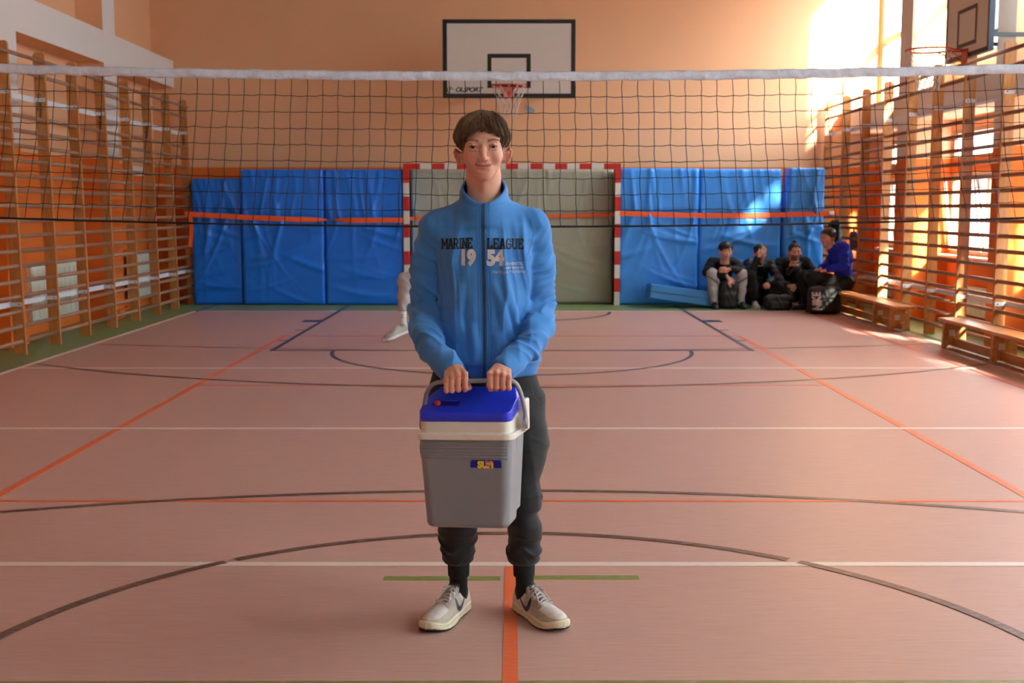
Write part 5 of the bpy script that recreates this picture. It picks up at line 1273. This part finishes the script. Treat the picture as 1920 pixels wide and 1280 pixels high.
def figure(name, label, base, head, chest, pelvis, shoulders, arms, legs, feet, hands, top_m, leg_m, shoe_m, hair_kw, beard=False, sleeve=.060, hoodr=.0, thick=1.0, knee_r=.078, vx=.0072, neck_up=None, group=None, heads=1.0):
    """head=(loc, rotation), arms=[(shoulder, elbow, wrist)], legs=[(hip, knee, ankle)], feet=[(heel, toe)], hands=[(wrist, tip, palm normal, curl)]"""
    P = thing(name, label, 'person', base, group=group)
    hl, hr = head; HMx = Matrix.Translation(hl) @ Euler([R(q) for q in hr]).to_matrix().to_4x4() @ Matrix.Scale(heads, 4)
    V, Q, C = head_mesh(.0034, beard=beard, neck=.17); parts = [(xf(V, HMx), Q, C)]
    allp = [Vector(p) for a in arms for p in a] + [Vector(p) for l in legs for p in l] + [Vector(chest), Vector(pelvis), Vector(hl)] + [Vector(p) for f in feet for p in f] + [Vector(h[k]) for h in hands for k in (0, 1)]
    lo = [min(p[k] for p in allp) - .17 for k in range(3)]; hi = [max(p[k] for p in allp) + .17 for k in range(3)]
    nb = HMx @ Vector((0, .025, -.13)); CH = Vector(chest); PE = Vector(pelvis)
    v = Vol(lo, hi, .010)
    v.chain([PE, CH, nb], [.08, .08, .045], .03)
    for a in arms: v.chain([Vector(q) for q in a], [.036, .032, .022], .02)
    for l in legs: v.chain([Vector(q) for q in l], [.055, .042, .026], .02)
    Vb, Qb = v.vf(); parts.append((Vb, Qb, None))
    for h in hands:
        a, b_ = Vector(h[0]), Vector(h[1]); l2 = [min(a[k], b_[k]) - .07 for k in range(3)]; h2 = [max(a[k], b_[k]) + .07 for k in range(3)]
        w = Vol(l2, h2, .0030); back = a + (a - b_).normalized() * .03; w.cone(back, a, .021, .020, .005); hand(w, a, b_, h[2], 1.0, h[3]); Vh, Qh = w.vf(); parts.append((Vh, Qh, None))
    eb = eyeballs(); eb.v = [tuple(HMx @ Vector(p)) for p in eb.v]
    under(join_np('body', parts, [M_skin, M_eyew, M_iris, M_pupil], P, eb), P)
    under(hair_mesh('hair', P, HMx, **hair_kw), P)
    # top
    t = Vol(lo, hi, vx); s1, s2 = [Vector(q) for q in shoulders]; mid = CH.lerp(PE, .5)
    ax = (s2 - s1).normalized()
    t.cone(PE, mid, .125 * thick, .130 * thick, .0, sq=(ax.cross(CH - PE), .74)); t.cone(mid, CH, .130 * thick, .142 * thick, .04, sq=(ax.cross(CH - PE), .74))
    t.cone(s1 + Vector((0, 0, .012)), s2 + Vector((0, 0, .012)), .074 * thick, .074 * thick, .06); t.cone(CH, CH.lerp(nb, .55), .13 * thick, .085, .05); t.cone(CH, nb + Vector((0, 0, -.02)), .085 * thick, .052, .05)
    for a in arms:
        a = [Vector(q) for q in a]; w_ = a[2]; t.chain([a[0], a[1], a[1].lerp(w_, .92)], [sleeve * 1.22, sleeve * 1.06, sleeve * .80], .03)
    if hoodr: t.ell(nb + Vector((0, 0, -.010)) + (HMx.to_3x3() @ Vector((0, .045, 0))), (.095, .075, .055), .03)
    nk = HMx @ Vector((0, .0, -.06)); t.cone(nb + (nk - nb) * .15, nk, .050, .070, .006, 's')
    for a in arms: d = (Vector(a[2]) - Vector(a[1])).normalized(); e = Vector(a[1]).lerp(Vector(a[2]), .92) + d * sleeve * .6; t.cone(e, e + d * .06, .028, .028, .004, 's')
    t.warp(lambda x, y, z: .0040 * np.sin(38 * x + 6 * np.sin(14 * z) + 3 * np.sin(9 * y)) * np.sin(26 * z + 5 * np.sin(13 * x)) + .0035 * np.sin(55 * z + 22 * x + 3 * np.sin(20 * y)))
    top = under(t.build('jacket' if not hoodr else 'hoodie', [top_m], P), P)
    # trousers
    g = Vol(lo, hi, vx); g.cone(PE + ax * -.07, PE + ax * .07, .115 * thick, .115 * thick, 0)
    for l in legs: l = [Vector(q) for q in l]; g.chain([l[0], l[1], l[1].lerp(l[2], .6), l[2]], [.098, knee_r, .064, .054], .035)
    g.warp(lambda x, y, z: .0035 * np.sin(46 * z + 16 * x + 4 * np.sin(15 * y + 9 * x)) + .003 * np.sin(60 * x + 30 * y + 5 * np.sin(20 * z)))
    tr_ = under(g.build('trousers', [leg_m], P), P)
    for i, (h_, t2) in enumerate(feet):
        a, b_ = Vector(h_), Vector(t2); d = (b_ - a); L = d.length; ang = math.atan2(d.y, d.x); pitch = -math.asin((b_.z - a.z) / L)
        s = Vol((-.02, -.06, -.005), (.32, .06, .13), .0045)
        s.op(lambda x, y, z: np.maximum((((np.abs(y) / np.maximum(SW(x), .004)) ** 2.4 + (np.clip(z, 0, 1) / SH(x)) ** 2.4) ** (1 / 2.4) - 1) * .03, np.maximum(x - .3, .004 - z)), (-.01, -.055, 0), (.31, .055, .12), 0)
        sm = shoe_m[i] if isinstance(shoe_m, list) else shoe_m
        sh = s.build('shoe', [sm], P); k = L / .29
        sh.location = a - Vector(base); sh.rotation_euler = (0, pitch, ang); sh.scale = (k, k * 1.15, k * 1.1)
        so = Vol((-.02, -.06, -.006), (.32, .06, .05), .005)
        so.op(lambda x, y, z: np.maximum(np.abs(y) - SW(x) - .002, np.maximum(-z, z - .026)), (-.015, -.056, 0), (.31, .056, .03), 0); so.build('sole', [M_shb if sm is M_shb else M_shw], sh)
        lb = MB()
        for q in range(4): x = .12 + q * .02; lb.tube([(x, -.022, SH(x) - .005), (x + .004, 0, SH(x) + .003), (x, .022, SH(x) - .005)], .004, 5)
        lb.build('shoe_lace', M_wht if sm is not M_shb else M_shb, sh)
    return P, top, tr_
HK = dict(n=900, top=.062, side=.034, fringe=.034, vol=.014, vx=.004, w=.0026)
DK = [mat('hair_near_black', (36, 28, 26), .4, noise=.3, nscale=40), mat('hair_near_black_light', (54, 42, 36), .4), mat('hair_black', (20, 16, 16), .45)]
# A: light grey trousers, forearms crossed on his knees
PA, topA, trA = figure('person', 'seated young man in light grey trousers with forearms crossed over his knees', (3.1, 17.35, .0),
    ((3.098, 17.20, .835), (6, 0, 3)), (3.10, 17.46, .53), (3.10, 17.50, .13), [(2.95, 17.42, .645), (3.25, 17.42, .645)],
    [((2.93, 17.42, .635), (2.83, 17.20, .52), (3.085, 17.03, .475)), ((3.27, 17.42, .635), (3.38, 17.20, .53), (3.14, 17.05, .575))],
    [((3.0, 17.45, .13), (2.90, 17.13, .50), (2.93, 17.12, .10)), ((3.2, 17.45, .13), (3.34, 17.13, .49), (3.31, 17.12, .10))],
    [((2.935, 17.22, .0), (2.925, 16.93, .0)), ((3.315, 17.22, .0), (3.335, 16.93, .0))],
    [((3.10, 17.02, .46), (3.19, 16.985, .30), (-.2, 1, 0), .25), ((3.13, 17.04, .575), (2.98, 16.995, .56), (0, 1, .1), .25)],
    M_blk, M_lgrey, M_shb, dict(HK, seed=5, mats=DK, n=1100, vol=.022, fringe=.020), heads=1.08)
b = MB()
for kn in (Vector((2.90, 17.13, .42)), Vector((3.335, 17.13, .42))):
    s = -1 if kn.x < 3.1 else 1
    b.tube([kn + Vector((.075 * math.cos(a) * 1, -.02 + .075 * math.sin(a), -.0 + s * .05 * math.cos(a))) for a in np.linspace(-3.0, -.1, 12)], .007, 6)
under(b.build('piping', M_blk, trA), PA) ; trA.children[0].location = (0, 0, 0)
# B: hand over his face
PB, topB, trB = figure('person', 'seated young man in black covering his face with one hand', (3.62, 17.35, .0),
    ((3.60, 17.20, .805), (10, 0, 8)), (3.64, 17.46, .52), (3.64, 17.50, .13), [(3.48, 17.42, .625), (3.79, 17.42, .625)],
    [((3.47, 17.42, .615), (3.47, 17.13, .54), (3.545, 17.075, .745)), ((3.80, 17.42, .615), (3.88, 17.22, .42), (3.70, 17.09, .385))],
    [((3.55, 17.45, .13), (3.45, 17.12, .50), (3.53, 17.15, .14)), ((3.72, 17.45, .13), (3.86, 17.15, .40), (3.74, 17.17, .09))],
    [((3.53, 17.24, .0), (3.52, 16.96, .0)), ((3.74, 17.3, .0), (3.78, 17.03, .0))],
    [((3.55, 17.07, .75), (3.655, 17.075, .885), (0, 1, 0), .2), ((3.71, 17.085, .385), (3.64, 17.03, .30), (0, 1, .2), .5)],
    M_blk2, M_blk, [M_shg, M_shb], dict(HK, seed=6, mats=DK, n=900, top=.04, fringe=.050, vol=.014), heads=1.06)
under(MB().tube([(3.53, 17.19, .05), (3.53, 17.17, .21)], .036, 14).build('sock', M_wht, PB), PB)
# C: bearded man with a top knot
PC, topC, trC = figure('person', 'seated bearded man with tied-up hair in a black printed hoodie', (4.12, 17.4, .0),
    ((4.10, 17.20, .820), (2, 0, 0)), (4.13, 17.45, .52), (4.13, 17.48, .13), [(3.95, 17.42, .64), (4.31, 17.42, .64)],
    [((3.93, 17.42, .63), (3.86, 17.25, .40), (3.98, 17.05, .33)), ((4.33, 17.42, .63), (4.46, 17.25, .46), (4.36, 17.02, .36))],
    [((4.03, 17.42, .14), (3.86, 17.12, .34), (4.06, 17.06, .09)), ((4.23, 17.42, .14), (4.42, 17.08, .36), (4.20, 17.10, .09))],
    [((3.97, 17.10, .0), (4.16, 16.93, .0)), ((4.24, 17.16, .0), (4.02, 17.2, .0))],
    [((3.99, 17.04, .33), (4.08, 16.98, .27), (0, 1, 0), .6), ((4.36, 17.01, .36), (4.28, 16.96, .29), (0, 1, 0), .6)],
    M_blk, M_blk, M_shg, dict(HK, seed=7, mats=DK, n=700, top=.028, side=.014, fringe=.050, vol=.006), beard=True, hoodr=.09, thick=1.1, heads=1.12)
hb = Vol((4.05, 17.18, .90), (4.15, 17.28, 1.01), .004); hb.ell((4.10, 17.225, .962), (.030, .030, .028)); hb.warp(lambda x, y, z: .003 * np.sin(260 * x + 120 * z)); under(hb.build('hair_knot', [DK[0]], PC), PC)
TBc = bvh_of(topC); b = MB(); rg = np.random.default_rng(4)
for i in range(16):
    x0 = 4.06 + rg.uniform(-.07, .16); z0 = .52 + rg.uniform(-.08, .08); pl_ = [Vector((x0 + rg.uniform(-.012, .012) + .012 * k, 16.6, z0 + .02 * k + rg.uniform(-.01, .01))) for k in range(4)]; b.tube(project(TBc, pl_, (0, 1, 0), .002), [.002, .006, .005, .001], 5)
b.build('chest_print', M_pr, topC)
# D: on the bench, turned to the others
PD, topD, trD = figure('person', 'man in a royal blue hoodie sitting on the far bench, turned to the others', (4.6, 16.62, .0),
    ((4.425, 16.66, 1.040), (8, 0, -58)), (4.64, 16.66, .76), (4.66, 16.63, .40), [(4.60, 16.50, .885), (4.64, 16.84, .885)],
    [((4.60, 16.49, .875), (4.60, 16.38, .64), (4.40, 16.50, .60)), ((4.62, 16.85, .875), (4.50, 16.90, .64), (4.36, 16.74, .60))],
    [((4.62, 16.54, .40), (4.17, 16.50, .50), (4.30, 16.56, .12)), ((4.60, 16.72, .40), (4.14, 16.78, .48), (4.20, 16.84, .12))],
    [((4.40, 16.56, .0), (4.13, 16.50, .0)), ((4.30, 16.84, .0), (4.03, 16.88, .0))],
    [((4.40, 16.50, .60), (4.28, 16.56, .56), (0, 0, -1), .3), ((4.36, 16.74, .60), (4.26, 16.66, .57), (0, 0, -1), .3)],
    M_royal, M_blk, M_shb, dict(HK, seed=8, n=900, top=.045, side=.025, fringe=.045, vol=.015, mats=[mat('hair_mid', (74, 54, 42), .45), mat('hair_mid_light', (104, 78, 60), .45), DK[0]]), hoodr=.09, thick=1.18, sleeve=.062, knee_r=.085, heads=1.1)
# E: runner partly hidden behind the young man
PE_, topE, trE = figure('person', 'person in light grey trousers lunging behind the young man with the cool box', (-.62, 13.0, .0),
    ((-.475, 13.02, 1.56), (4, 0, 20)), (-.55, 13.0, 1.21), (-.62, 13.0, .88), [(-.70, 13.0, 1.32), (-.38, 13.0, 1.32)],
    [((-.71, 13.0, 1.31), (-.80, 12.95, 1.10), (-.72, 12.80, .92)), ((-.37, 13.0, 1.31), (-.30, 12.95, 1.12), (-.42, 12.80, .95))],
    [((-.70, 13.0, .88), (-1.165, 12.93, .655), (-1.20, 12.95, .355)), ((-.54, 13.0, .88), (-.42, 12.94, .47), (-.40, 13.04, .10))],
    [((-1.150, 12.965, .085), (-1.375, 12.80, .005)), ((-.40, 13.12, .0), (-.37, 12.85, .0))],
    [((-.715, 12.79, .91), (-.66, 12.72, .80), (1, 0, 0), .5), ((-.42, 12.79, .94), (-.47, 12.72, .83), (-1, 0, 0), .5)],
    M_blk, M_lgrey, M_silv, dict(HK, seed=9, n=600), knee_r=.080)
sk = MB().tube([(-1.185, 12.955, .10), (-1.195, 12.952, .20), (-1.20, 12.95, .36)], [.036, .036, .042], 16).build('sock', M_wht, PE_); under(sk, PE_)
b = MB()
for z in (.245, .270): b.tube([(-1.205 + .012 * math.cos(a) - .0 , 12.9065 - .0, z + .012 * math.sin(a)) for a in np.linspace(.3, 2.9, 6)], .0035, 5)
b.build('sock_mark', M_blk, sk)

# ------------------------------------------------------------------ bags on and by the benches
M_bag = mat('bag_black', (22, 22, 25), .6, noise=.3, nscale=12, bump=.3, bscale=60)
def bag(name, label, loc, h, rotz=0, lean=0, cat='bag', strap=True, mats=None):
    t = thing(name, label, cat, loc, (R(lean), 0, rotz)); w, d, hh = h
    v = Vol((-w * .7, -d * .8, -.02), (w * .7, d * .8, hh + .03), .007)
    v.box((0, 0, hh * .5), (w * .5, d * .42, hh * .5), min(w, d) * .28, 0); v.box((0, -d * .38, hh * .34), (w * .36, d * .16, hh * .26), .03, .02)
    v.warp(lambda x, y, z: .004 * np.sin(40 * z + 20 * x + 3 * np.sin(30 * x)) + .004 * np.sin(30 * x + 20 * y))
    v.build('bag_body', [mats or M_bag], t)
    if strap:
        for s in (-1, 1): MB().tube([(s * w * .25, d * .36, hh * .95), (s * w * .3, d * .6, hh * .8), (s * w * .3, d * .6, hh * .3), (s * w * .25, d * .4, hh * .1)], .014, 8, flat=.4).build('shoulder_strap', M_blk, t)
    MB().tube([(-.04, 0, hh - .01), (-.03, 0, hh + .035), (.03, 0, hh + .035), (.04, 0, hh - .01)], .009, 8).build('carry_handle', M_blk, t)
    b = MB(); b.tube([(w * .5 * math.sin(a), -d * .40 * 1 - .0, hh * .5 + hh * .42 * math.cos(a)) for a in np.linspace(-1.2, 1.2, 14)], .004, 5); b.build('zip', M_bolt, t)
    return t
bag('backpack', 'black backpack standing between the legs of the man in grey trousers', (3.13, 17.09, 0), (.27, .22, .40))
bag('backpack', 'black rucksack lying on the floor before the man hiding his face', (3.78, 16.82, 0), (.40, .24, .22), .1)
nb_ = bag('sports_bag', 'black sports bag with pale vertical letters at the feet of the bench sitter', (4.28, 16.22, 0), (.44, .30, .38), .0, strap=False)
v, f = text_mesh('NIKE', .160, .007, spacing=.95); bb = bvh_of([c for c in nb_.children if c.name.startswith('bag_body')][0])
vv = [Vector((-.120 - p.y * 1.0 - .08 * (p.x * .7), -.4, .185 + p.x * .72)) for p in v]; vv, f = subdiv(vv, f, .03); vv = project(bb, vv, (0, 1, 0), .003, near=True)
M_nl = mat('bag_lettering', (206, 186, 180), .7); MB().add(vv, f).build('lettering', M_nl, nb_)
hb = bag('backpack', 'black backpack hung on the wall bars behind the man in the blue hoodie', (4.63, 17.02, .88), (.26, .15, .40), R(75))
bag('drawstring_bag', 'grey mesh bag hung on the wall bars behind the blue hoodie', (4.80, 16.70, .86), (.14, .12, .26), R(80), mats=mat('mesh_grey', (96, 104, 118), .6), strap=False)
